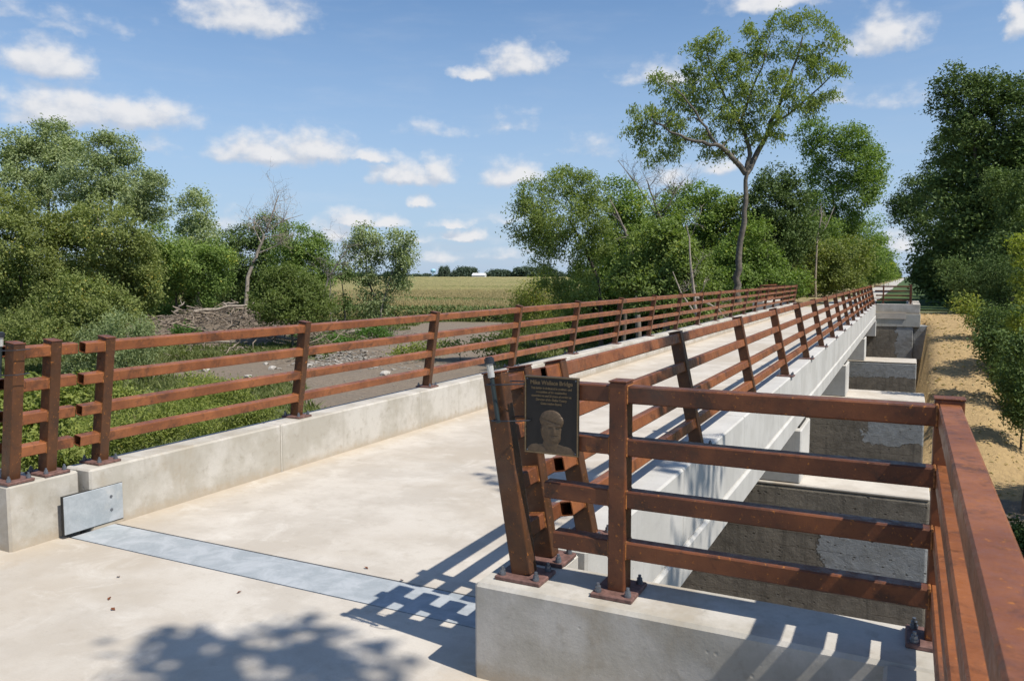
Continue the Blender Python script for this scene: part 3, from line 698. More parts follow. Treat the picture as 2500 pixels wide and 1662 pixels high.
def portrait():
    gx = np.linspace(-.122, .122, 130); gzz = np.linspace(.008, .212, 110); Xp, Zp = np.meshgrid(gx, gzz)
    def ell(cx, cz, rx, rz, h, rot=0., pw=.5):
        dx, dz = Xp - cx, Zp - cz; c, s_ = cos(rot), sin(rot); q = 1 - ((dx * c + dz * s_) / rx) ** 2 - ((-dx * s_ + dz * c) / rz) ** 2
        return h * np.clip(q, 0, 1) ** pw
    def bumpf(cx, cz, rx, rz, h, rot=0.):
        dx, dz = Xp - cx, Zp - cz; c, s_ = cos(rot), sin(rot); return h * np.exp(-((dx * c + dz * s_) / rx) ** 2 - ((-dx * s_ + dz * c) / rz) ** 2)
    sh = np.maximum(ell(.0, -.012, .118, .062, .006), ell(-.075, .0, .045, .042, .005)); sh = np.maximum(sh, ell(.07, -.002, .048, .042, .005))
    neck = ell(-.002, .045, .036, .045, .008)
    head = ell(-.001, .112, .049, .066, .014, -.12); jaw = ell(.006, .082, .040, .040, .013)
    cap = ell(-.002, .158, .054, .042, .0150, .10); brim = ell(.036, .146, .022, .030, .0150, -.35)
    H = np.maximum.reduce([sh, neck, head, jaw, cap, brim])
    mask = H > .0002
    face = bumpf(.018, .112, .006, .014, .006, .15) + bumpf(.021, .101, .009, .005, .004)                  # nose
    face += bumpf(.002, .130, .014, .0035, .003, .1) + bumpf(.033, .130, .010, .0035, .003, -.1)             # brows
    face -= bumpf(.000, .122, .009, .004, .004) + bumpf(.033, .122, .007, .004, .0035)                      # eye hollows
    face += bumpf(.018, .092, .017, .004, .0035, -.1) - bumpf(.018, .085, .014, .0022, .004, -.1) + bumpf(.018, .079, .010, .003, .0025)
    face += bumpf(.016, .064, .012, .008, .003) - bumpf(-.006, .098, .003, .014, .002, -.4) + bumpf(-.043, .112, .005, .011, .004)
    face -= bumpf(.006, .148, .040, .0025, .006, -.25) + bumpf(.030, .030, .003, .022, .003, -.5) + bumpf(-.034, .030, .003, .022, .003, .5)
    H = np.where(mask, H * .6 + face * .55, 0)
    n_ = len(gx); V = np.stack([Xp, -H, Zp], -1).reshape(-1, 3)
    ii = (np.arange(len(gzz) - 1)[:, None] * n_ + np.arange(n_ - 1)[None]).ravel(); F = np.stack([ii, ii + 1, ii + n_ + 1, ii + n_], -1)
    mk = mask.ravel(); F = F[mk[F].any(1)]
    part('portrait_relief', mesh('portrait_relief', V, F, M['bronze_relief'], True), t, (0, -.0061, 0))
portrait()

# ------------------------------------------------------------------ trees and shrubs (own base, local outline: x across, z up)
T = {
'poplar':((-77.26,50.97,-4.4),80,[(0.12, 6.98), (0.69, 16.42)],[(0.43, 20.15, 2.1, 2.01), (-2.39, 19.39, 1.75, 1.57), (-1.61, 17.91, 3.27, 2.18), (-2.86, 14.29, 3.27, 3.27), (1.75, 16.0, 2.62, 2.71), (0.18, 19.39, 3.71, 1.31), (2.29, 18.54, 1.31, 1.75)]),
'cottonwood':((-70.00,52.33,-4.4),78,[(0.06, 7.81), (0.91, 16.17)],[(-0.02, 18.23, 2.04, 2.13), (1.54, 18.44, 1.79, 1.7), (-1.08, 15.75, 2.98, 2.55), (2.46, 15.13, 2.55, 1.92), (4.56, 15.13, 1.53, 1.53), (4.07, 13.05, 1.92, 1.62), (1.13, 13.26, 3.83, 2.13)]),
'elmfront':((-55.04,41.90,-4.4),62,[(-0.25, 4.12), (-1.07, 8.83), (-1.79, 11.82)],[(0.63, 9.49, 2.2, 2.54), (-1.86, 10.16, 2.71, 1.86), (-3.99, 7.49, 3.21, 2.71), (1.2, 6.65, 1.69, 2.54), (-1.02, 6.15, 2.71, 2.37), (2.08, 7.82, 1.02, 2.03), (-5.23, 9.83, 2.37, 1.69), (1.28, 4.46, 1.52, 1.52), (-0.79, 3.45, 2.37, 1.69), (2.51, 5.64, 0.81, 1.35)]),
'leftfront':((-57.85,36.04,-4.4),58,[(-0.0, 4.26), (0.12, 8.66)],[(-0.04, 8.66, 2.69, 2.69), (0.44, 5.52, 3.17, 2.53), (-0.94, 3.31, 2.85, 2.22), (-1.99, 7.41, 2.22, 2.85), (-0.85, 11.15, 2.22, 1.58)]),
'shrubA':((-46.58,32.70,-4.3),50,[(-0.15, 2.79)],[(-0.06, 4.71, 2.46, 1.64), (1.82, 4.03, 2.18, 1.5), (-2.04, 3.21, 2.46, 1.36), (-0.02, 2.52, 2.73, 1.36)]),
'shrubB':((-41.27,31.99,-4.3),47,[(-0.16, 1.96)],[(-0.25, 3.13, 1.41, 1.28), (0.75, 2.22, 1.08, 1.03), (-1.7, 2.22, 1.54, 1.15), (-2.77, 1.19, 1.54, 1.03), (0.06, 1.19, 1.28, 0.9)]),
'elmtall':((-89.33,80.70,-3.9),112,[(-0.03, 4.95), (0.26, 14.02)],[(-0.0, 15.21, 2.44, 3.06), (-0.71, 12.21, 3.06, 2.75), (1.38, 11.01, 2.44, 2.75), (0.09, 8.59, 3.67, 3.06)]),
'darkspread':((-70.69,60.93,-2.4),86,[(-0.07, 2.24), (-0.24, 4.11)],[(1.23, 6.2, 3.52, 2.35), (-0.92, 4.81, 2.35, 2.82), (3.77, 5.04, 2.35, 2.82), (4.51, 6.43, 1.88, 1.64), (-1.28, 7.82, 1.88, 2.35), (2.99, 2.7, 2.11, 1.88), (-1.89, 3.64, 1.88, 2.35), (-2.51, 5.97, 1.88, 2.35)]),
'backA':((-76.62,78.08,-3.9),104,[(-0.03, 4.45)],[(-0.99, 10.91, 2.38, 1.99), (2.42, 12.03, 2.55, 1.99), (0.05, 7.83, 3.41, 3.41), (3.44, 7.83, 2.84, 3.41), (-2.77, 7.83, 2.27, 3.41), (-1.17, 4.45, 3.41, 2.55)]),
'backB':((-66.23,76.54,-3.9),98,[(-0.05, 3.46)],[(-0.71, 10.09, 2.67, 2.14), (1.4, 9.03, 2.03, 2.03), (2.16, 7.18, 1.34, 1.87), (-0.25, 6.65, 3.21, 2.67), (1.58, 4.52, 1.87, 2.41), (-2.61, 8.24, 2.14, 2.14)]),
'roundbush':((-47.05,52.56,-4.3),68,[(-0.08, 2.7), (-0.3, 4.19)],[(-1.19, 6.04, 1.48, 1.56), (0.28, 5.48, 2.04, 1.67), (-0.67, 4.19, 2.97, 1.78), (0.98, 3.45, 1.86, 1.67), (-1.62, 3.26, 1.86, 1.3), (2.66, 4.19, 0.93, 1.48)]),
'twintreeL':((-62.02,85.32,-4.4),104,[(-0.16, 2.68), (-1.29, 7.2), (-1.52, 10.57)],[(-1.23, 11.13, 2.04, 2.04), (-2.76, 10.57, 1.14, 1.59), (-3.37, 8.05, 1.25, 1.25), (-0.98, 8.61, 1.7, 1.59), (-1.13, 6.08, 1.42, 1.82), (0.05, 10.01, 0.79, 1.59), (-0.61, 2.97, 1.48, 1.59), (-0.23, 1.55, 1.14, 1.14)]),
'twintreeR':((-61.22,84.60,-4.4),103,[(0.28, 1.87), (0.99, 4.4), (1.86, 7.19)],[(2.85, 10.81, 2.02, 1.91), (3.73, 8.86, 1.46, 1.46), (2.43, 8.31, 1.69, 1.69), (1.57, 6.08, 1.8, 1.69), (3.24, 5.52, 1.24, 1.12), (0.41, 3.28, 1.24, 1.24)]),
'smallleafy':((-63.19,80.28,-4.4),100,[(-0.22, 2.82), (-0.54, 6.62)],[(-0.8, 7.17, 0.87, 1.09), (0.01, 6.62, 0.76, 0.76), (0.22, 3.36, 0.65, 1.53)]),
'fieldbush':((-25.05,54.55,-4.4),60,[(0.01, 3.54)],[(-0.81, 4.85, 1.05, 1.24), (0.49, 5.17, 0.98, 1.15), (-0.16, 3.54, 1.96, 1.31), (-1.47, 2.88, 0.98, 0.82), (1.48, 3.86, 0.98, 1.31)]),
'ash':((-18.86,52.04,-4.4),55,[(-0.07, 3.76), (-0.39, 6.16), (-1.3, 8.24), (-2.36, 10.31)],[(-2.67, 12.66, 1.65, 1.26), (-1.18, 12.37, 1.35, 1.14), (-4.59, 11.63, 1.35, 1.44), (-5.18, 10.01, 1.26, 1.35), (-2.95, 10.31, 2.1, 1.5), (-0.72, 10.6, 1.35, 1.5), (-4.28, 8.54, 1.05, 1.14), (-4.13, 7.35, 0.6, 0.84), (-2.64, 8.54, 1.65, 1.05), (-1.14, 7.05, 1.26, 1.35), (-1.73, 5.56, 1.5, 1.14), (-2.32, 4.36, 1.35, 1.05), (-0.11, 8.83, 1.2, 1.35), (-3.53, 5.71, 0.9, 0.9)]),
'ashback':((-20.33,61.36,-4.4),64,[(0.01, 5.8), (-0.56, 9.6), (-1.11, 12.34)],[(-0.59, 12.68, 1.47, 1.47), (0.46, 11.66, 1.4, 1.68), (-0.39, 10.29, 1.57, 1.75), (1.01, 8.91, 1.57, 2.1), (-0.01, 6.84, 1.57, 1.92), (-1.06, 8.22, 1.4, 1.57)]),
'maple':((-11.83,43.25,-4.4),44,[(0.03, 4.26), (-0.12, 6.18)],[(-0.98, 8.08, 1.39, 0.91), (0.46, 7.37, 1.44, 1.2), (-1.44, 6.65, 1.08, 1.08), (-0.23, 5.94, 1.92, 1.15), (1.44, 5.82, 1.2, 1.08), (-1.54, 5.22, 1.2, 0.84), (0.98, 4.74, 1.68, 0.91), (-0.28, 8.79, 0.96, 0.67), (-2.39, 5.94, 0.86, 1.08), (1.42, 6.89, 1.2, 0.96)]),
'backC':((-15.82,65.83,-4.4),66,[(0.37, 5.42), (-0.08, 10.41)],[(-1.54, 12.36, 1.62, 1.26), (0.41, 12.89, 1.62, 1.15), (1.67, 12.18, 1.62, 1.37), (-0.44, 10.77, 2.16, 1.62), (1.72, 10.06, 1.98, 1.98), (-1.12, 8.99, 1.8, 1.8), (1.77, 7.57, 1.98, 2.16), (-2.94, 11.12, 1.62, 1.37), (-4.0, 9.7, 1.44, 1.44)]),
'backD':((-9.70,62.17,-4.4),60,[(0.2, 4.85), (0.26, 8.74)],[(-1.99, 7.77, 1.96, 1.96), (-2.28, 5.82, 1.96, 1.64), (-0.02, 7.12, 1.64, 1.8), (0.66, 5.82, 1.96, 1.31), (-0.73, 9.39, 1.31, 1.47), (1.98, 5.5, 1.64, 1.18), (-3.23, 4.52, 1.64, 0.98)]),
'darkright':((-8.96,65.89,-4.2),63,[(0.0, 5.94), (-0.45, 10.02)],[(-0.55, 13.73, 1.65, 1.24), (-1.52, 12.05, 1.72, 1.44), (-0.14, 11.04, 1.89, 1.55), (-1.99, 10.36, 1.2, 1.38), (0.85, 12.38, 1.2, 1.38), (-0.07, 8.67, 1.72, 1.72), (1.28, 9.35, 1.38, 1.72), (-1.4, 7.31, 1.38, 1.38)]),
'tallback':((-8.20,112.03,-2.6),104,[(0.65, 5.4), (-0.5, 11.01), (-1.24, 16.57)],[(-3.66, 22.63, 2.38, 1.93), (-2.49, 20.7, 2.38, 2.04), (0.54, 22.08, 2.38, 1.93), (2.52, 21.25, 2.61, 2.27), (4.56, 19.05, 1.93, 1.93), (1.21, 18.78, 2.55, 2.27), (-1.82, 17.12, 2.55, 2.27), (1.88, 15.46, 3.12, 2.55), (-2.55, 13.79, 2.55, 2.84), (0.89, 11.57, 3.41, 2.84), (-2.98, 9.33, 2.84, 2.84), (4.09, 16.57, 2.04, 1.7)]),
'underA':((-8.47,79.52,-2.4),75,[(0.03, 3.31)],[(-0.46, 6.15, 1.64, 2.05), (1.6, 5.34, 2.05, 2.25), (-1.22, 4.12, 1.64, 1.43), (0.83, 3.72, 2.05, 1.43), (3.62, 5.75, 2.05, 2.46), (2.87, 3.72, 1.84, 1.23)]),
'underB':((-8.06,196.95,-2.2),180,[(-0.97, 3.75)],[(-0.83, 13.47, 3.44, 4.42), (0.81, 8.62, 3.93, 4.42), (-1.53, 5.7, 3.93, 3.44), (2.17, 11.53, 2.16, 2.95), (2.89, 5.21, 2.95, 2.16)]),
'rightA':((4.26,60.17,-1.6),52,[(0.01, 4.49), (-0.57, 9.51), (-1.04, 13.63)],[(-2.24, 15.67, 1.28, 1.02), (-2.88, 14.45, 0.85, 0.91), (-1.22, 14.59, 1.42, 1.42), (0.28, 15.13, 1.7, 1.42), (1.93, 15.4, 1.28, 1.28), (1.48, 13.36, 1.7, 1.7), (-0.44, 12.81, 1.7, 1.56), (-1.84, 12.81, 1.28, 1.28), (0.75, 11.16, 1.99, 1.56), (2.42, 11.44, 1.42, 1.99), (-1.18, 10.61, 1.7, 1.42), (0.03, 8.68, 1.99, 1.7), (2.0, 8.68, 1.7, 1.7)]),
'rightB':((3.05,104.22,-1.4),92,[(0.71, 4.09), (0.91, 11.02)],[(1.1, 17.87, 2.26, 2.01), (-0.5, 14.95, 2.11, 1.81), (-2.67, 13.48, 1.91, 1.71), (-0.87, 12.01, 2.51, 2.26), (2.04, 13.48, 2.51, 2.51), (-4.35, 12.01, 1.41, 1.31), (0.0, 9.05, 2.51, 2.26), (-2.78, 10.04, 1.81, 1.91), (-4.79, 10.53, 1.1, 1.1)]),
'rightC':((3.90,66.69,-1.6),58,[(0.0, 3.35)],[(-1.04, 5.55, 1.74, 1.9), (-2.6, 5.24, 1.14, 2.22), (0.79, 6.8, 1.9, 1.9), (2.63, 7.73, 1.9, 1.9), (-1.57, 3.35, 1.9, 1.58), (1.63, 8.97, 1.9, 1.58), (-2.85, 3.67, 1.14, 1.58), (0.32, 3.35, 1.9, 1.58)]),
'rightD':((5.34,54.00,-2.4),46,[(0.0, 4.17)],[(-0.26, 9.36, 1.26, 1.51), (0.35, 7.15, 1.26, 1.51), (-0.57, 5.67, 1.51, 1.26), (0.95, 5.17, 1.0, 1.51), (0.28, 3.67, 1.51, 1.51)]),
'rshrubA':((4.05,48.90,-3.4),42,[(0.09, 3.35)],[(-0.02, 5.63, 1.38, 0.96), (1.15, 5.18, 1.15, 1.03), (-1.13, 4.95, 1.03, 0.83), (0.28, 4.27, 1.6, 0.92), (-2.07, 5.63, 0.92, 0.83)]),
'rshrubB':((3.83,38.74,-4.0),33,[(0.15, 2.91)],[(-0.46, 4.18, 0.81, 0.65), (0.38, 3.64, 0.81, 0.9), (-0.61, 3.64, 0.72, 0.54), (0.36, 2.37, 0.76, 0.9)]),
'rshrubC':((3.53,31.89,-4.4),27,[(0.24, 1.6)],[(0.04, 2.65, 0.59, 0.81), (0.31, 1.6, 0.59, 0.74), (-0.17, 3.85, 0.53, 0.59)]),
'rshrubE':((3.21,42.90,-3.2),37,[(0.11, 2.77)],[(-0.07, 3.07, 0.61, 0.52), (0.52, 2.57, 0.61, 0.57), (-0.65, 3.78, 0.61, 0.44)]),
'rshrubF':((2.96,50.59,-2.4),44,[(0.09, 2.26)],[(-0.3, 2.98, 0.72, 0.58), (0.55, 2.62, 0.82, 0.58)]),
'rshrubG':((3.33,35.15,-4.2),30,[(0.18, 2.39)],[(-0.2, 3.38, 0.59, 0.52), (0.18, 2.39, 0.49, 0.65), (-0.37, 3.54, 0.43, 0.39), (0.63, 1.72, 0.43, 0.65)]),
'rshrubD':((2.22,21.20,-4.4),18,[(0.34, -0.41)],[(0.31, 0.26, 0.33, 0.39), (0.4, -0.52, 0.39, 0.49), (0.56, 0.1, 0.29, 0.59)]),
'yellowbranch':((3.00,24.93,-4.4),21,[(0.16, 3.22), (-0.07, 6.44)],[(-0.47, 7.12, 0.23, 0.23), (-0.28, 6.67, 0.25, 0.28), (-0.35, 5.64, 0.21, 0.28), (-0.16, 6.1, 0.3, 0.34), (-0.32, 5.07, 0.16, 0.21)]),
'weedA':((-12.87,8.12,-2.0),13,[(-0.15, 0.81)],[(-0.2, 1.25, 0.53, 0.46), (0.44, 1.03, 0.46, 0.39), (-0.62, 1.54, 0.5, 0.5), (0.11, 1.76, 0.43, 0.35)]),
'weedB':((-16.31,13.12,-3.1),19,[(-0.16, 0.62)],[(-0.14, 1.31, 0.88, 0.5), (0.82, 1.57, 0.73, 0.46), (-0.98, 1.15, 0.73, 0.57), (-1.62, 1.04, 0.62, 0.62)]),
'weedC':((-17.62,16.93,-3.9),23,[(-0.13, 1.28)],[(-0.37, 1.73, 1.07, 0.55), (0.78, 1.86, 0.55, 0.43), (-0.92, 2.3, 0.69, 0.43), (0.22, 2.43, 0.5, 0.33)]),
'weedD':((-27.72,18.62,-3.9),29,[(-0.24, 0.6)],[(-0.21, 1.24, 0.95, 0.63), (1.09, 1.73, 0.87, 0.57), (-1.47, 1.57, 0.87, 0.71), (2.19, 1.24, 0.63, 0.47)]),
'weedE':((-26.08,23.90,-4.4),33,[(-0.15, 1.49)],[(-0.14, 1.76, 0.72, 0.47), (0.4, 1.49, 0.72, 0.43), (-0.89, 1.12, 0.72, 0.43)]),
'greenclump':((-56.51,50.10,-3.6),70,[(-0.18, -0.02)],[(-0.35, 0.56, 0.99, 0.76), (0.59, 0.18, 0.92, 0.53)]),
'vinebush':((-45.14,60.21,-4.4),74,[(-0.09, 0.07)],[(0.73, 0.96, 1.53, 0.65), (-2.52, 0.07, 1.62, 0.57), (-4.15, -0.34, 1.21, 0.65), (-6.17, 0.07, 1.21, 0.97)]),
'cornweeds':((-30.17,52.01,-4.4),60,[(-0.03, 0.91)],[(-1.67, 0.91, 1.96, 0.52), (1.95, 1.24, 1.64, 0.59), (-4.31, 0.41, 1.64, 0.46)]),
}
L_ = {  # name: (object name, label, category, leaf material, bark, options)
'poplar': ('poplar_tree', 'tall grey-green poplar at the back of the left grove, highest crown at the left edge', 'tree', 'l_grey', 'bark', {}),
'cottonwood': ('cottonwood_tree', 'tall cottonwood with twin pointed tops, right of the poplar in the left grove', 'tree', 'l_grey', 'bark_pale', {}),
'elmfront': ('elm_tree', 'broad elm with brownish yellowing leaves at the right front of the left grove', 'tree', 'l_olive', 'bark_pale', {}),
'leftfront': ('elm_tree', 'leafy green elm cut off by the left picture edge above the end post', 'tree', 'l_olive', 'bark', {}),
'shrubA': ('willow_shrub', 'large rounded shrub in front of the left grove, above the near left railing', 'shrub', 'l_olive', 'bark', {'droop': .5}),
'shrubB': ('willow_shrub', 'grey-green feathery shrub left of the brush pile', 'shrub', 'l_grey', 'bark', {'aspect': .3}),
'elmtall': ('elm_tree', 'solitary conical tree rising behind the dark spreading tree left of the dead tree', 'tree', 'l_grey', 'bark', {}),
'darkspread': ('mulberry_tree', 'dark spreading tree with black forked trunk behind the brush pile', 'tree', 'l_mid', 'bark_dark', {}),
'backA': ('hackberry_tree', 'dark green tree mass directly behind the bare dead tree', 'tree', 'l_dark', 'bark', {}),
'backB': ('hackberry_tree', 'round dark green tree right of the dead tree, beside the open field', 'tree', 'l_mid', 'bark', {}),
'roundbush': ('elm_sapling', 'bushy round light green young elm on a short trunk in front of the dead tree', 'tree', 'l_bright2', 'bark', {}),
'twintreeL': ('ash_tree', 'left stem of the pair of slim trees standing before the corn field', 'tree', 'l_grey', 'bark', {'droop': .7}),
'twintreeR': ('ash_tree', 'right leaning stem of the pair of slim trees standing before the corn field', 'tree', 'l_grey', 'bark_pale', {'droop': .7}),
'smallleafy': ('small_tree', 'thin little tree left of the pair of slim trees by the corn', 'tree', 'l_dark', 'bark', {}),
'fieldbush': ('young_shrub', 'loose upright shrub at the field edge left of the arching ash', 'shrub', 'l_weed', 'bark', {'open_': 1.1, 'aspect': .35}),
'ash': ('walnut_tree', 'arching walnut tree with drooping yellow-green leaves at the right end of the corn field', 'tree', 'l_ash', 'bark_dark', {'droop': .9, 'aspect': .42}),
'ashback': ('elm_tree', 'dark green tree right behind the arching walnut', 'tree', 'l_mid', 'bark', {}),
'maple': ('maple_tree', 'bright light green maple in front of the wood left of the tall trunk', 'tree', 'l_bright', 'bark', {'lsize': 1.15}),
'backC': ('elm_tree', 'mid-green tree top between the dead snag and the tall trunk', 'tree', 'l_mid', 'bark', {}),
'backD': ('elm_tree', 'low leafy tree around the foot of the tall trunk', 'tree', 'l_mid', 'bark', {}),
'darkright': ('oak_tree', 'dark tree with black limbs right of the tall trunk', 'tree', 'l_dark', 'bark_dark', {}),
'tallback': ('cottonwood_tree', 'tall many-lobed tree right of the tall trunk, behind the end of the left railing', 'tree', 'l_mid', 'bark', {}),
'underA': ('box_elder_tree', 'leafy understorey tree behind the far end of the left railing', 'tree', 'l_olive', 'bark_pale', {}),
'underB': ('box_elder_tree', 'narrow green tree left of the trail beyond the bridge', 'tree', 'l_mid', 'bark', {}),
'rightA': ('cottonwood_tree', 'tallest dark tree of the right-hand wood, its top nearest the picture edge', 'tree', 'l_dark', 'bark', {}),  # right-hand trees and shrubs take the dark leaves in place of shade
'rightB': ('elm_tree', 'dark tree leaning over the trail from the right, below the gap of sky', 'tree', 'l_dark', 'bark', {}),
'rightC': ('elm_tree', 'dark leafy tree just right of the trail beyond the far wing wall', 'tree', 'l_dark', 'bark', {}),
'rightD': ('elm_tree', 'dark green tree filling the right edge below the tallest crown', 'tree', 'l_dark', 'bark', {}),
'rshrubA': ('willow_shrub', 'narrow-leaved willow shrub at the top of the tan slope', 'shrub', 'l_dark', 'bark', {'aspect': .28}),
'rshrubB': ('willow_shrub', 'leafy shrub half way down the right side of the tan slope', 'shrub', 'l_dark', 'bark', {'aspect': .4}),
'rshrubC': ('willow_shrub', 'green shrub at the right picture edge beside the foot of the tan slope', 'shrub', 'l_dark', 'bark', {}),
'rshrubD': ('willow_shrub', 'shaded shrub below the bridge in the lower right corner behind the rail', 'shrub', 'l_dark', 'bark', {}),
'rshrubE': ('weed_shrub', 'weedy shrub by the short white marker post', 'shrub', 'l_weed', 'bark', {'aspect': .4}),
'rshrubF': ('weed_shrub', 'leafy shrub at the right upper rim of the tan slope', 'shrub', 'l_dark', 'bark', {}),
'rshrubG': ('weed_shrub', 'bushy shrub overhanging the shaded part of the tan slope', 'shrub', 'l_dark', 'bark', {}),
'yellowbranch': ('box_elder_sapling', 'yellow-green sapling sprays poking in at the right picture edge', 'sapling', 'l_yellow', 'bark', {'open_': .8, 'lsize': .8, 'dens': .8}),
'weedA': ('weed_shrub', 'leafy weed bush right behind the near left end posts', 'shrub', 'l_weed', 'bark', {}),
'weedB': ('weed_shrub', 'tall weeds close behind the first bay of the left railing', 'shrub', 'l_weed', 'bark', {'aspect': .3}),
'weedC': ('weed_shrub', 'dense yellow-green weed clump at the edge of the dirt track', 'shrub', 'l_weed', 'bark', {'aspect': .3}),
'weedD': ('weed_shrub', 'wide weedy thicket with yellow flowers below the left grove', 'shrub', 'l_weed', 'bark', {}),
'weedE': ('weed_shrub', 'small weed bush among the white rocks', 'shrub', 'l_weed', 'bark', {'aspect': .3}),
'greenclump': ('vine_clump', 'vivid green vine clump growing on the front of the brush pile', 'vine', 'l_lush', 'bark', {'dens': 1.6}),
'vinebush': ('vine_thicket', 'low vivid green thicket along the far side of the dirt track', 'thicket', 'l_lush', 'bark', {'dens': 1.3}),
'cornweeds': ('weed_thicket', 'low weedy thicket between the dirt track and the corn', 'thicket', 'l_weed', 'bark', {}),
}
for k, (key, (base, D, tr, bl)) in enumerate(T.items()):
    nm, lab, cat_, lm, bk, opt = L_[key]
    opt = dict(opt); low = cat_ not in ('tree', 'sapling')
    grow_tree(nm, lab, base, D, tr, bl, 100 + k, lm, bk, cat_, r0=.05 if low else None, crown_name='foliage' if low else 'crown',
              group='shrubs and weeds around the bridge' if low else 'trees around the bridge', **opt)

# the tall tree beside the far end of the bridge
tb = np.array((-9.15, 49.05, -2.0))
def lw(p): q = np.array(p) - tb; a = -radians(YAW); return (q[0] * cos(a) - q[1] * sin(a), q[0] * sin(a) + q[1] * cos(a), q[2])
kx = 48 / 1942 * 1.0598
def px_(u, v): return ((u - 1703) * kx, 3.85 + (637 - v) * kx)      # metres across / up from the base of the tall tree
tbl = [(1840, 75, 62, 26), (1790, 62, 40, 22), (1735, 85, 42, 25), (1765, 120, 60, 35), (1850, 125, 50, 35), (1905, 110, 36, 26), (1930, 165, 26, 20), (1880, 175, 50, 30),
       (1640, 105, 42, 24), (1600, 135, 36, 26), (1650, 150, 48, 32), (1590, 175, 36, 26), (1530, 195, 46, 26), (1560, 225, 48, 30), (1480, 270, 38, 26), (1530, 280, 55, 34),
       (1490, 320, 38, 30), (1550, 330, 40, 22), (1620, 200, 55, 40), (1700, 160, 50, 40), (1720, 215, 55, 42), (1650, 260, 60, 40), (1610, 320, 45, 28), (1790, 200, 55, 40), (1830, 240, 48, 32),
       (1880, 245, 34, 24), (1760, 270, 45, 36), (1790, 305, 26, 30), (1700, 290, 45, 36), (1680, 340, 36, 24), (1735, 320, 22, 20), (1500, 358, 38, 24), (1465, 300, 28, 24), (1548, 352, 30, 20), (1630, 358, 28, 16), (1600, 250, 40, 34), (1900, 225, 26, 18)]
tbl = [px_(u, v) + (ru * kx * .84, rv * kx * .84) for u, v, ru, rv in tbl]
def q3(*pts): return [(px_(u, v)[0], y, px_(u, v)[1]) for u, v, y in pts]
ex = [(q3((1715, 405, 0), (1680, 368, -.4), (1640, 345, -.8), (1590, 340, -1), (1535, 320, -1.2), (1490, 290, -1)), .17),
      (q3((1715, 405, 0), (1745, 355, .5), (1775, 300, .9), (1800, 240, 1.1), (1830, 160, 1.1), (1850, 90, 1)), .19),
      (q3((1716, 400, 0), (1722, 340, .1), (1705, 290, .3), (1670, 230, .6), (1640, 170, .6), (1620, 120, .5)), .15),
      (q3((1705, 290, .3), (1720, 240, .2), (1745, 170, -.1), (1770, 90, 0)), .09),
      (q3((1640, 345, -.8), (1600, 290, -1), (1560, 240, -1.2), (1520, 200, -1)), .09),
      (q3((1775, 300, .9), (1840, 250, .8), (1890, 200, .5), (1930, 150, .3)), .09)]
grow_tree('walnut_tree', 'very tall slender walnut with airy crown and bare grey trunk by the far bridge end', tuple(tb), 48,
          [(0.0, 2.2), px_(1703, 640), px_(1706, 560), px_(1712, 470), px_(1716, 400)], tbl, 7, 'l_ash', 'bark', r0=.30, droop=1.1, aspect=.34, extra=ex,
          dens=.6, open_=.84, lsize=1.2, group='trees around the bridge')

# dead and leafless trees
dead_tree('dead_tree', 'bare bleached dead tree with leaning pale trunk in front of the left wood', (-59.7, 59.7, -3.0),
          [(-59.7, 59.7, -3.0), (-59.33, 59.87, 1.72), (-58.5, 60.28, 3.88), (-58.0, 60.52, 5.18), (-57.34, 60.85, 6.9), (-56.76, 61.14, 8.61), (-56.43, 61.31, 9.9)], .2, 31,
          'deadwood', 12, 1.9, .5, lean=(.35, .2, 0), limbs=(([(-58.0, 60.5, 5.2), (-58.6, 60.2, 6.6), (-58.5, 60.3, 8.2)], .07), ([(-58.2, 60.4, 4.2), (-56.5, 61.3, 5.0), (-54.9, 62.0, 6.4)], .06), ([(-57.6, 60.8, 6.2), (-56.0, 61.5, 7.4), (-54.2, 62.4, 8.0)], .06)))
dead_tree('dead_tree', 'leafless fan of grey branches in front of the round dark tree by the field', (-52.0, 62.0, -1.2),
          [(-52.0, 62.0, -1.2), (-51.2, 62.4, 1.6), (-50.2, 62.9, 3.4), (-49.2, 63.4, 5.2)], .10, 33, 'deadgrey', 16, 1.7, .3, lean=(.4, .2, 0))
dead_tree('dead_tree', 'dark dead snag with forked bare top above the maple', (-17.9, 64.8, -4.4),
          [(-17.9, 64.8, -4.4), (-17.95, 64.77, 4.6), (-18.79, 64.36, 7.8), (-19.45, 64.03, 9.6)], .2, 35, 'deadgrey', 10, 1.8, .6,
          limbs=(([(-18.79, 64.36, 7.0), (-20.2, 63.6, 9.4), (-21.6, 63.0, 11.3)], .08), ([(-18.3, 64.5, 6.6), (-17.4, 65, 8.6), (-16.6, 65.4, 9.9)], .08)))
dead_tree('dead_tree', 'thick leaning bare limb between the arching walnut and the maple', (-18.6, 60.0, -4.4),
          [(-18.6, 60.0, -4.4), (-19.1, 59.74, 3.1), (-19.73, 59.42, 5.4), (-20.8, 58.89, 7.8)], .24, 37, 'deadgrey', 2, .9, .6)
dead_tree('dead_tree', 'slim pale forked dead stem left of the foot of the tall trunk', (-9.3, 40.6, -4.2),
          [(-9.3, 40.6, -4.2), (-9.55, 40.5, -.2), (-9.8, 40.4, 1.8), (-10.1, 40.2, 4.4)], .12, 39, 'deadwood', 3, .9, .5,
          limbs=(([(-9.55, 40.5, -.2), (-10.3, 40.1, 1.0), (-10.7, 39.9, 2.1)], .06), ([(-9.6, 40.5, .8), (-8.6, 40.9, .2), (-8.2, 41.1, -.3)], .07)))
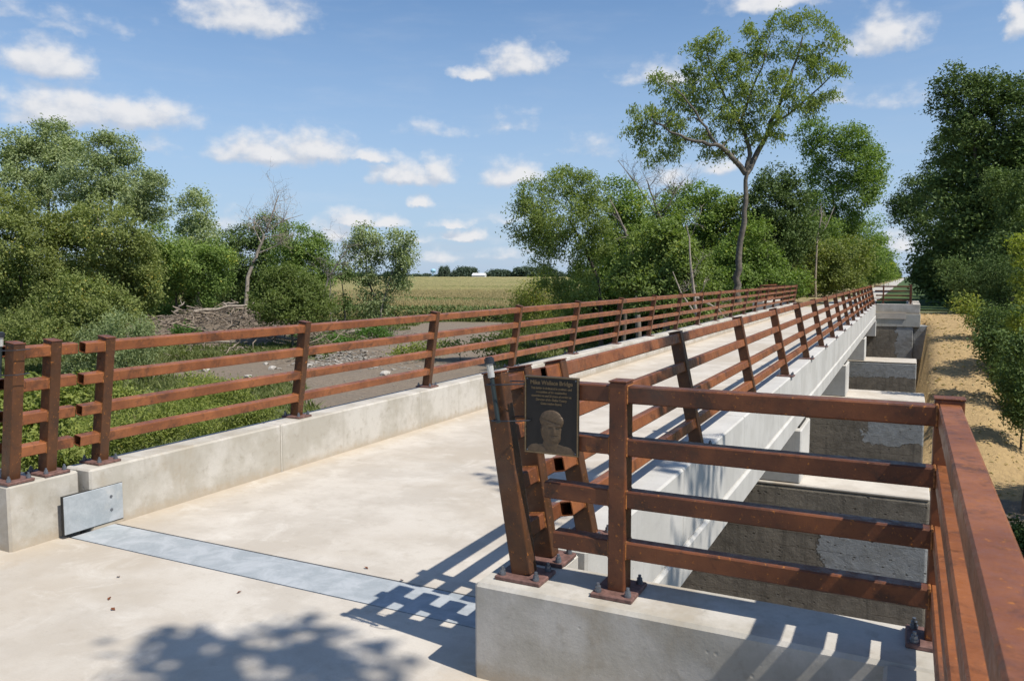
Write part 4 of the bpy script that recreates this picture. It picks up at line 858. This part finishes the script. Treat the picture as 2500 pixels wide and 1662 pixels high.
dead_tree('dead_tree', 'pale forked bare trunk standing in the tall many-lobed tree left of the trail', (-7.5, 77.8, -2.0),
          [(-7.5, 77.8, -2.0), (-7.6, 77.7, 4.9), (-7.2, 77.9, 7.4), (-7.4, 77.8, 8.6)], .10, 43, 'deadwood', 2, 1.2, .6,
          limbs=(([(-7.6, 77.7, 4.9), (-6.8, 78.1, 6.5), (-6.2, 78.4, 8.2)], .08),))
dead_tree('dead_tree', 'thin dark leafless sapling in front of the corn left of the slim pair of trees', (-61.5, 75.5, -4.4),
          [(-61.5, 75.5, -4.4), (-61.7, 75.4, -1.0), (-61.6, 75.5, 2.2)], .07, 41, 'deadgrey', 14, .9, .3)

# trees lining the trail and the wood behind: one crown shape of each kind, copied
def proto_tree(seed, lm, H, w):
    bl = [(0, H * .78, w * .55, H * .2), (-w * .45, H * .55, w * .6, H * .2), (w * .45, H * .6, w * .6, H * .2), (0, H * .42, w * .9, H * .2), (w * .1, H * .2, w * .95, H * .18), (-w * .3, H * .3, w * .6, H * .16), (0, H * .07, w * .9, H * .09)]
    return grow_tree('trailside_tree', 'x', (0, 0, 0), 78, [(0, H * .4), (.2, H * .65)], bl, seed, lm, 'bark', 'tree', group='trees lining the trail beyond the bridge', dens=.9, open_=1.1, lsize=1.15)
protos = [proto_tree(201, 'l_mid', 13, 3.3), proto_tree(202, 'l_dark', 14.5, 3.6), proto_tree(203, 'l_olive', 11, 3.2)]
def copy_tree(src, loc, rz, s, label, group):
    r = src.copy(); COL.objects.link(r); r.location = loc; r.rotation_euler = (0, 0, rz); r.scale = (s[0], s[0], s[1]); r['label'] = label; r['group'] = group
    for ch in src.children: c = ch.copy(); COL.objects.link(c); c.parent = r
    return r
R = random.Random(5); first = set()
GT = 'trees lining the trail beyond the bridge'
spots = []
y = 66
while y < 1050:
    spots.append((-11.2 - R.random() * 1.6 + min(2.2, (y - 66) * .008), y + R.random() * 3, 'left', y)); 
    if y > 72: spots.append((7.0 + R.random() * 1.0 - min(1.5, (y - 66) * .004), y - R.random() * 3, 'right', y))
    if y < 140: spots.append((-18 - R.random() * 3, y + 4, 'left', y))
    if y < 120: spots.append((10 + R.random() * 3, y, 'right', y))
    y *= 1.105
for i, (x, y_, sd_, _) in enumerate(spots):
    k = R.randrange(3) if sd_ == 'left' else (1 if R.random() < .7 else 0)
    z = max(float(height(x, y_)), -4.5) - .2
    s = (R.uniform(.8, 1.1), R.uniform(.72, .95)) if sd_ == 'left' else (R.uniform(.75, 1.0), R.uniform(.8, 1.0))
    lab = f'leafy tree in the row on the {sd_} of the trail beyond the bridge'
    if k not in first:
        first.add(k); p = protos[k]; p.location = (x, y_, z); p.rotation_euler = (0, 0, R.random() * 6); p.scale = (s[0], s[0], s[1]); p['label'] = lab; p['group'] = GT + ', ' + sd_
    else: copy_tree(protos[k], (x, y_, z), R.random() * 6, s, lab, GT + ', ' + sd_)
for i in range(20):                                           # wood beyond the grove on the left, and behind the trees right of the field
    a = radians(-58 + i * 2.6) if i < 6 else radians(-20.5 + (i - 6) * 1.9) if i < 13 else radians(4.2 + (i - 13) * .9); r = 118 + R.random() * 20 if i < 6 else 74 + R.random() * 14 if i < 13 else 58 + R.random() * 16
    x, y_ = r * sin(a), r * cos(a)
    g, lab = ('wood behind the left grove', 'tree in the wood showing through behind the left grove') if i < 6 else ('wood behind the maple', 'tree showing between the trunks behind the maple') if i < 13 else ('wood behind the right-hand trees', 'shade-coloured tree filling the wood behind the right-hand trees')
    copy_tree(protos[i % 3 if i < 13 else 1], (x, y_, float(height(x, y_)) - .2), R.random() * 6, (1.05, .72) if i < 13 else (1.1, .95), lab, g)  # right-hand copies use the dark-leaved kind, shade put into its colour
# trees outside the frame on the right, whose shade falls on the deck, the rails and the slope
grow_tree('shade_tree', 'tree right of the bridge end, outside the picture, whose shade dapples the deck', (7.83, 1.57, -3.6), 9,
          [(0, 5.0), (-.6, 8.5)], [(-4.65, 12.1, .72, .42), (-4.35, 12.7, .5, .32), (1.8, 12.4, 1.6, 1.2), (1.4, 10.0, 1.0, .8), (3.4, 10.5, 1.6, 1.4)], 77, 'l_mid', 'bark', rot=0., dens=.3, open_=1.7, lsize=2.2, group='shade trees outside the frame')
grow_tree('shade_tree', 'second tree right of the bridge, outside the picture, shading the parapet face', (8.2, 5.4, -3.8), 9,
          [(0, 5.0), (-.6, 8.5)], [(-4.4, 11.6, 1.0, .5), (-3.7, 11.0, 1.1, .6), (-4.9, 12.4, .5, .35), (-3.0, 9.8, .6, .4), (-5.4, 12.0, .4, .3), (-2.2, 12.6, .8, .6), (1.0, 12.4, 1.8, 1.4), (2.4, 10.5, 1.6, 1.4)], 78, 'l_mid', 'bark', rot=0., dens=.4, open_=2.0, lsize=2.0, group='shade trees outside the frame')
for i, (x, y_, s) in enumerate(((8.2, 25.5, .78), (7.6, 20.5, .66), (10.5, 12.5, .62))):
    copy_tree(protos[i % 3], (x, y_, float(height(x, y_)) - .2), i * 1.7, (s, s), 'tree standing right of the bridge outside the picture, shading the slope', 'shade trees outside the frame')

# ------------------------------------------------------------------ ground cover
rng = np.random.default_rng(9)
def scatter(n, a0, a1, r0, r1, pw=1.):
    a = np.radians(rng.uniform(a0, a1, n)); r = (rng.uniform(r0 ** pw, r1 ** pw, n)) ** (1 / pw)
    return r * np.sin(a), r * np.cos(a)
def blades(name, x, y, h, w, m_, per=4, spread=.25, lay=.5):
    x = np.repeat(x, per) + rng.normal(size=len(x) * per) * spread; y = np.repeat(y, per) + rng.normal(size=len(y) * per) * spread
    r = np.hypot(x, y); hh = np.repeat(h, per) * rng.uniform(.5, 1.2, len(x)); z = height(x, y) - .03
    d = rng.normal(size=(len(x), 2)) * lay; b0 = np.stack([x, y, z], -1)
    side = rng.normal(size=(len(x), 3)); side[:, 2] = 0; side /= np.linalg.norm(side, axis=1)[:, None]
    ww = np.repeat(w, per)[:, None]
    mid = b0 + np.stack([d[:, 0] * hh * .35, d[:, 1] * hh * .35, hh * .6], -1); tip = b0 + np.stack([d[:, 0] * hh, d[:, 1] * hh, hh], -1)
    V = np.stack([b0, mid + side * ww * .5, tip, mid - side * ww * .5], 1).reshape(-1, 3)
    tint = np.repeat(np.clip(fbm(x, y, .4, 3) + rng.normal(size=len(x)) * .25, 0, 1), 4)
    return part(name, mesh(name, V, np.arange(len(V)).reshape(-1, 4), m_, False, tint), kind='stuff', label='grass and weeds growing ' + {'meadow_grass': 'beside the dirt track', 'slope_grass': 'along the edge of the tan slope'}.get(name, 'in the field'))
x, y = scatter(60000, -68, -9, 9, 120, 1.3)
k = (dirt(x, y) < .45 + rng.uniform(-.25, .1, len(x))) & ((x < -7.6) | (y > 54)) & (rng.uniform(size=len(x)) < 1) & ~((np.hypot(x + 60, y - 57) < 10))
x, y = x[k], y[k]; r = np.hypot(x, y)
blades('meadow_grass', x, y, .25 + .5 * fbm(x, y, .35, 1) + .35 * smooth(45, 20, r), .03 + r * .0016, M['l_grass'])
x, y = scatter(26000, -6, 12, 14, 75, 1.2)
k = (fill(x, y) < .35) & (x > .7) & ((x > 2.6) | (y < 44)) & (track_dist(x, y) > 4.5)
x, y = x[k], y[k]
blades('slope_grass', x, y, .25 + .55 * smooth(3, 4, x) * rng.uniform(.4, 1.2, len(x)), .03 + np.hypot(x, y) * .0016, M['l_grass'])
# corn: rows of single plants near the edge, further out the closed canopy of tassels
def corn(n0, n1, a0, a1, keep):
    a = np.radians(rng.uniform(a0, a1, n0)); r = rng.uniform(n1[0] ** 1.2, n1[1] ** 1.2, n0) ** (1 / 1.2)
    x, y = r * np.sin(a), r * np.cos(a)
    rows = np.round((x * .75 + y * .66) / .76) * .76; dx = rows - (x * .75 + y * .66); x += dx * .75; y += dx * .66
    return x[keep(x, y)], y[keep(x, y)]
def edge(x, y): return (y - 98 + (x + 50) * -.30) > (fbm(x, y, .1, 2) - .5) * 3
x, y = corn(34000, (92, 230), -47, -22, edge)
n = len(x); per = 6; X_ = np.repeat(x, per); Y_ = np.repeat(y, per); g = height(X_, Y_)
hz = np.tile(np.array((.35, .75, 1.1, 1.45, 1.8, 2.05)), n) * rng.uniform(.92, 1.06, n * per)
th = rng.uniform(0, 2 * pi, n * per); dd = np.stack([np.cos(th), np.sin(th), np.zeros(n * per)], -1)
C = np.stack([X_, Y_, g + hz], -1) + dd * .22; A = dd + np.array((0, 0, .55)); N = np.cross(np.stack([-np.sin(th), np.cos(th), 0 * th], -1), A); N /= np.linalg.norm(N, axis=1)[:, None]
V, F = leaves(C, N, A, np.full(n * per, .62), np.full(n * per, .12) + np.hypot(X_, Y_) * .0006, rng)
greenband = fbm(X_, Y_ * 1.0, .05, 11)
part('corn_plants', mesh('corn_plants', V, F, M['l_corn'], False, np.repeat(np.clip(.15 + hz / 3.2 + rng.normal(size=len(hz)) * .15, 0, 1), 4)), kind='stuff', label='tall green corn plants at the near edge of the field')
tl = fbm(x, y * 2, .035, 12) + rng.normal(size=n) * .06 < .62; xt, yt = np.repeat(x[tl], 3), np.repeat(y[tl], 3); m_ = len(xt)
C = np.stack([xt + rng.normal(size=m_) * .05, yt + rng.normal(size=m_) * .05, height(xt, yt) + 2.28 + rng.normal(size=m_) * .1], -1)
V, F = leaves(C, unit(rng, m_) * np.array((1, 1, .3)), unit(rng, m_) * .35 + np.array((0, 0, 1)), np.full(m_, .34), .055 + np.hypot(xt, yt) * .0005, rng)
part('corn_tassels', mesh('corn_tassels', V, F, M['l_tassel'], False, np.repeat(rng.uniform(0, 1, m_), 4)), kind='stuff', label='tan tassels over the near rows of corn')
m, b, bs, P, N_ = mat('corn_canopy')
n1 = b.noise(sc(b, P, (1, 1, 1)), .9, 6, .8); n2 = b.noise(sc(b, P, (.4, 1.0, 1)), .022, 5, .65); n3 = b.noise(P, 3.3, 4, .8)
c_ = b.mix(b.ramp(n3, .38, .62), (.27, .25, .10), (.38, .33, .155)); c2 = b.mix(b.ramp(n3, .35, .65), (.12, .16, .05), (.24, .24, .09))
b.l(b.mix(b.ramp(b.m('ADD', n2, b.m('MULTIPLY_ADD', n1, .4, -.2)), .50, .62, 0, .75), c_, c2), bs.inputs['Base Color']); bs.inputs['Roughness'].default_value = 1; bs.inputs['Specular IOR Level'].default_value = .1
bump(b, bs, b.m('ADD', n1, n3), 1., .6)
aa = np.radians(np.linspace(-62, -16, 220)); rr = np.concatenate([np.linspace(104, 300, 170), np.geomspace(302, 1250, 90)])
Rg, Ag = np.meshgrid(rr, aa); Xc, Yc = Rg * np.sin(Ag), Rg * np.cos(Ag)
inside = smooth(-1, 6, Yc - 98 - (Xc + 50) * .30)
Zc = height(Xc, Yc) + (1.75 + rng.normal(size=Xc.shape) * .16 + smooth(150, 240, Rg) * .45) * inside - .5 * (1 - inside)
nr_ = len(rr); ii = (np.arange(len(aa) - 1)[:, None] * nr_ + np.arange(nr_ - 1)[None]).ravel()
part('corn_field', mesh('corn_field', np.stack([Xc, Yc, Zc], -1).reshape(-1, 3), np.stack([ii, ii + 1, ii + nr_ + 1, ii + nr_], -1), m, False), kind='stuff', label='wide tan and green corn field reaching to the horizon')

# ------------------------------------------------------------------ brush pile, logs, rubble
def gz(x, y): return float(height(x, y))
lines = []
for i in range(760):
    cx = -59 + rng.normal() * 6.2; cy = 55.5 + rng.normal() * 4.2; L = rng.uniform(.8, 3.6); a = rng.uniform(0, 2 * pi); e = rng.normal() * .28
    d = np.array((cos(a), sin(a), e)); c = np.array((cx, cy, gz(cx, cy) + rng.uniform(0, 1.1)))
    n_ = 4; p = np.array([c + d * L * (k / n_ - .5) + rng.normal(size=3) * L * .035 for k in range(n_ + 1)]); r_ = rng.uniform(.015, .07)
    lines.append((p, r_ * (1 - .6 * np.linspace(0, 1, n_ + 1))))
for i in range(150):
    cx = -48 + rng.normal() * 6; cy = 49.5 + rng.normal() * 3.2; L = rng.uniform(.6, 2.4); a = rng.uniform(0, 6.3)
    d = np.array((cos(a), sin(a), rng.normal() * .15)); c = np.array((cx, cy, gz(cx, cy) + rng.uniform(0, .3))); p = np.array([c + d * L * (k / 4 - .5) + rng.normal(size=3) * L * .03 for k in range(5)])
    lines.append((p, rng.uniform(.015, .06) * (1 - .6 * np.linspace(0, 1, 5))))
for i in range(46):
    cx = -59 + rng.normal() * 5.5; cy = 54.5 + rng.normal() * 3.2; L = rng.uniform(1.2, 3.8); a = rng.normal() * .7 + .5; e = rng.normal() * .22
    d = np.array((cos(a), sin(a), e)); c = np.array((cx, cy, gz(cx, cy) + rng.uniform(.5, 1.5)))
    p = np.array([c + d * L * (k / 4 - .5) + rng.normal(size=3) * L * .02 for k in range(5)]); lines.append((p, rng.uniform(.06, .12) * (1 - .5 * np.linspace(0, 1, 5))))
V, F = tubes(lines, 5); part('brush_pile', mesh('brush_pile', V, F, M['driftwood']), kind='stuff', label='heap of tangled bleached branches below the left wood')
lines = []
for i in range(150):
    cx = -49.5 + rng.normal() * 3.2; cy = 66 + rng.normal() * 1.6; L = rng.uniform(1, 3.2); a = rng.normal() * .9 + .5; d = np.array((cos(a), sin(a), rng.uniform(0, .6)))
    c = np.array((cx, cy, gz(cx, cy) + rng.uniform(.1, .9))); p = np.array([c + d * L * (k / 4 - .5) + rng.normal(size=3) * L * .05 for k in range(5)])
    lines.append((p, rng.uniform(.02, .05) * (1 - .7 * np.linspace(0, 1, 5))))
V, F = tubes(lines, 4); part('branch_heap', mesh('branch_heap', V, F, M['deadgrey']), kind='stuff', label='smaller heap of grey branches in front of the corn')
def log(p0, p1, r, lab, grp='pale logs lying on the brush pile'):
    p0, p1 = np.array(p0, float), np.array(p1, float); t_ = thing('fallen_log', lab, 'log', tuple(p0), grp)
    Q = np.array([(p1 - p0) * k / 6 + rng.normal(size=3) * .05 for k in range(7)]); V, F = tubes([(Q, r * (1 - .45 * np.linspace(0, 1, 7)))], 8)
    part('log_trunk', mesh('log_trunk', V, F, M['deadwood'], True), t_)
    e = cyl_me('cut_end', r * .98, .02, 8, M['deadwood']); q = Vector(p1 - p0).to_track_quat('Z', 'Y').to_euler()
    part('cut_end', e, t_, Q[0], q)
    st = [(np.array([Q[k], Q[k] + unit(rng, 1)[0] * np.array((.6, .6, .3)) + np.array((0, 0, .35))]), [r * .3, r * .15]) for k in (3, 5, 6)]
    V, F = tubes(st, 5); part('branch_stub', mesh('branch_stub', V, F, M['deadwood']), t_)
log((-60.4, 54.0, -1.5), (-55.0, 57.4, -.75), .17, 'longest pale log lying slantwise across the top of the brush pile')
log((-64.4, 55.2, -1.6), (-63.6, 55.6, -.8), .13, 'short log poking up at the left end of the brush pile')
log((-60.4, 57.8, -.9), (-58.8, 58.0, -.75), .16, 'stubby cut log behind the longest log on the brush pile')
log((-52.0, 55.0, -3.6), (-46.2, 53.2, -3.6), .17, 'reddish-brown plank-like log at the front of the pile by the vine clump')
log((-60.5, 46.5, -3.9), (-50.6, 49.6, -3.7), .15, 'long thin pole lying at the foot of the brush pile')
log((-51.0, 64.5, -3.9), (-46.0, 66.8, -2.6), .13, 'fallen pale branch in front of the corn field left of the slim pair of trees')
def stone_me(seed, m_):
    rr_ = random.Random(seed); bm = bmesh.new(); bmesh.ops.create_icosphere(bm, subdivisions=1, radius=1)
    for v in bm.verts: v.co *= rr_.uniform(.65, 1.15); v.co.z *= .6
    me_ = bpy.data.meshes.new('rock'); bm.to_mesh(me_); bm.free(); me_.materials.append(m_); return me_
stones = [stone_me(i, M['stone']) for i in range(5)]
lead = None
for i, (x, y_) in enumerate([(-42.3, 38.6), (-39.0, 41.4), (-37.6, 43.5), (-35.4, 44.4), (-40.9, 46.2), (-38.5, 47.6), (-43.6, 46.6), (-33.8, 41.1), (-45.4, 40.8), (-37.0, 37.2), (-29.9, 41.8), (-30.4, 42.6), (-35.6, 48.5), (-41.7, 43.7)]):
    s = R.uniform(.18, .42); o = part('rock', stones[i % 5], None, (x, y_, gz(x, y_) + s * .2), (0, 0, R.random() * 6)); o.scale = (s * 1.3, s, s)
    o['label'] = 'pale limestone rock lying on the dirt beyond the left railing'; o['category'] = 'rock'; o['group'] = 'pale rocks on the dirt'
V = []; F = []; base_v = np.array([v.co[:] for v in stones[0].vertices]); base_f = np.array([p.vertices[:] for p in stones[0].polygons])
for i in range(900):
    if i < 380: x, y_ = -42.5 + rng.normal() * 3.6, 50.5 + rng.normal() * 1.9; s = rng.uniform(.06, .24); st = np.array((1.8, 1, .5))
    elif i < 520: x, y_ = -36.5 + rng.normal() * 3.0, 46 + rng.normal() * 2; s = rng.uniform(.05, .22); st = np.array((1.6, 1, .6))
    else: x, y_ = rng.uniform(-55, -22), rng.uniform(28, 62); s = rng.uniform(.03, .09); st = np.array((1, 1, .7))
    a = rng.uniform(0, 6.3); p = base_v * st * s; p = np.stack([p[:, 0] * cos(a) - p[:, 1] * sin(a), p[:, 0] * sin(a) + p[:, 1] * cos(a), p[:, 2]], -1)
    if i < 520 and rng.uniform() < .4: p[:, 2] += p[:, 0] * rng.uniform(-.6, .6)
    F.append(base_f + 0 + len(V) * len(base_v)); V.append(p + np.array((x, y_, gz(x, y_) + .02 + (rng.uniform(0, .5) if i < 380 else 0) * max(0, 1 - abs(x + 42.5) / 5))))
part('rubble', mesh('rubble', np.concatenate(V), np.concatenate(F), M['rubble']), kind='stuff', label='scattered pale rubble and broken slabs along the dirt track')
# straw and clods on the tan slope
x, y = rng.uniform(.6, 6.5, 1600), rng.uniform(25, 48, 1600); k = fill(x, y) > .4; x, y = x[k], y[k]; n = len(x)
V, F = leaves(np.stack([x, y, height(x, y) + .02], -1), unit(rng, n) * .35 + np.array((0, 0, 1)), unit(rng, n) * np.array((1, 1, .1)), rng.uniform(.06, .26, n), rng.uniform(.03, .09, n), rng)
part('straw', mesh('straw', V, F, M['l_tassel'], False, np.repeat(rng.uniform(0, 1, n), 4)), kind='stuff', label='straw and clods strewn over the tan slope')
# dry leaves on the deck
for i, (x, y_) in enumerate(((-3.02, 4.0), (-2.7, 3.93), (-4.3, 3.2), (-3.45, 3.35), (-4.05, 2.95), (-3.9, 2.86))):
    V, F = leaves(np.array([(0, 0, .008)]), np.array([(.2, .1, 1.)]), np.array([(1., i * .7, 0)]), np.array([.035]), np.array([.022]), rng)
    o = part('dry_leaf', mesh('dry_leaf', V, F, M['rust']), None, (x, y_, 0), (0, 0, i)); o['label'] = 'small curled brown leaf lying on the pale concrete deck'; o['category'] = 'leaf'; o['group'] = 'dry leaves on the deck'

# small white post on the slope
t = thing('marker_post', 'short white marker post in the weeds right of the tan slope', 'post', (4.15, 38.6, gz(4.15, 38.6)))
box('post', (4.10, 4.20), (38.55, 38.65), (gz(4.15, 38.6) - .1, gz(4.15, 38.6) + 1.0), M['white_steel'], t, .01)

# ------------------------------------------------------------------ far farm, water tower and horizon trees
bx, by = -433.2, 789.7; bz = gz(bx, by)
t = thing('farm_shed', 'long low white metal farm shed on the horizon', 'shed', (bx, by, bz), None, radians(YAW - 12))
part('wall', box_me('wall', (-7.2, 7.2), (-5, 5), (0, 4.0), M['roofmetal']), t)
bm = bmesh.new(); vs = [bm.verts.new(p) for p in ((-7.4, -5.3, 4.0), (7.4, -5.3, 4.0), (7.4, 5.3, 4.0), (-7.4, 5.3, 4.0), (-7.4, 0, 6.6), (7.4, 0, 6.6))]
for f in ((0, 1, 5, 4), (2, 3, 4, 5), (0, 4, 3), (1, 2, 5)): bm.faces.new([vs[i] for i in f])
me_ = bpy.data.meshes.new('roof'); bm.to_mesh(me_); bm.free(); me_.materials.append(M['white_steel']); part('roof', me_, t)
part('door', box_me('door', (7.21, 7.3), (-2, 2), (0, 3.4), M['white_steel']), t)
t = thing('water_tower', 'pale blue water tower on thin legs on the horizon', 'tower', (-799.5, 1277.8, -2))
bm = bmesh.new(); bmesh.ops.create_uvsphere(bm, u_segments=20, v_segments=12, radius=5.2)
for v in bm.verts: v.co.z = v.co.z * .75 + 14.6
me_ = bpy.data.meshes.new('tank'); bm.to_mesh(me_); bm.free(); me_.materials.append(M['tower']); part('tank', me_, t)
for i in range(5):
    a = i * 2 * pi / 5; V, F = tubes([(np.array([(4.9 * cos(a), 4.9 * sin(a), 0), (4.4 * cos(a), 4.4 * sin(a), 13.6)]), [.3, .3])], 6); part('leg', mesh('leg', V, F, M['tower']), t)
part('riser', cyl_me('riser', .5, 12, 10, M['tower']), t)
t0 = grow_tree('far_tree', 'x', (0, 0, 0), 420, [(0, 4), (0, 6)], [(0, 5.5, 5, 4.5), (-3, 4.5, 3.5, 3.5), (3.2, 4.8, 3.6, 3.2), (.5, 8, 3.2, 2.6)], 301, 'l_far_hazed', 'bark', dens=2.0, lsize=1.6)
used = False
def far(u, D, s, sz, lab, grp):
    global used
    a = math.atan((u - 1250) / 1948) - radians(YAW); x, y_ = D * sin(a), D * cos(a); z = 3.6 - 4.5 - .5
    if not used: used = True; t0.location = (x, y_, z); t0.scale = (s, s, sz); t0['label'] = lab; t0['group'] = grp
    else: copy_tree(t0, (x, y_, z), R.random() * 6, (s, sz), lab, grp)
FG = 'distant trees along the horizon'
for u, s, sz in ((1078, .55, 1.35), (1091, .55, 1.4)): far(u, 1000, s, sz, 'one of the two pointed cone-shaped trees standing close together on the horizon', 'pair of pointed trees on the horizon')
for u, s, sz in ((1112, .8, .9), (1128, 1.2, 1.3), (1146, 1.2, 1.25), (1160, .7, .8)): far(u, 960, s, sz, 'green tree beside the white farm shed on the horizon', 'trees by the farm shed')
for u, s, sz in ((1212, 1.7, 1.05), (1226, 1.4, 1.0), (1248, .9, .6), (1262, 1.2, .9), (1283, 1.9, 1.35), (1305, 1.9, 1.2), (1328, 1.9, 1.35), (1345, 1.6, 1.1), (1362, 1.3, .8)): far(u, 1000, s, sz, 'rounded haze-tinted green tree on the horizon right of the farm shed', 'rounded horizon trees right of the shed')
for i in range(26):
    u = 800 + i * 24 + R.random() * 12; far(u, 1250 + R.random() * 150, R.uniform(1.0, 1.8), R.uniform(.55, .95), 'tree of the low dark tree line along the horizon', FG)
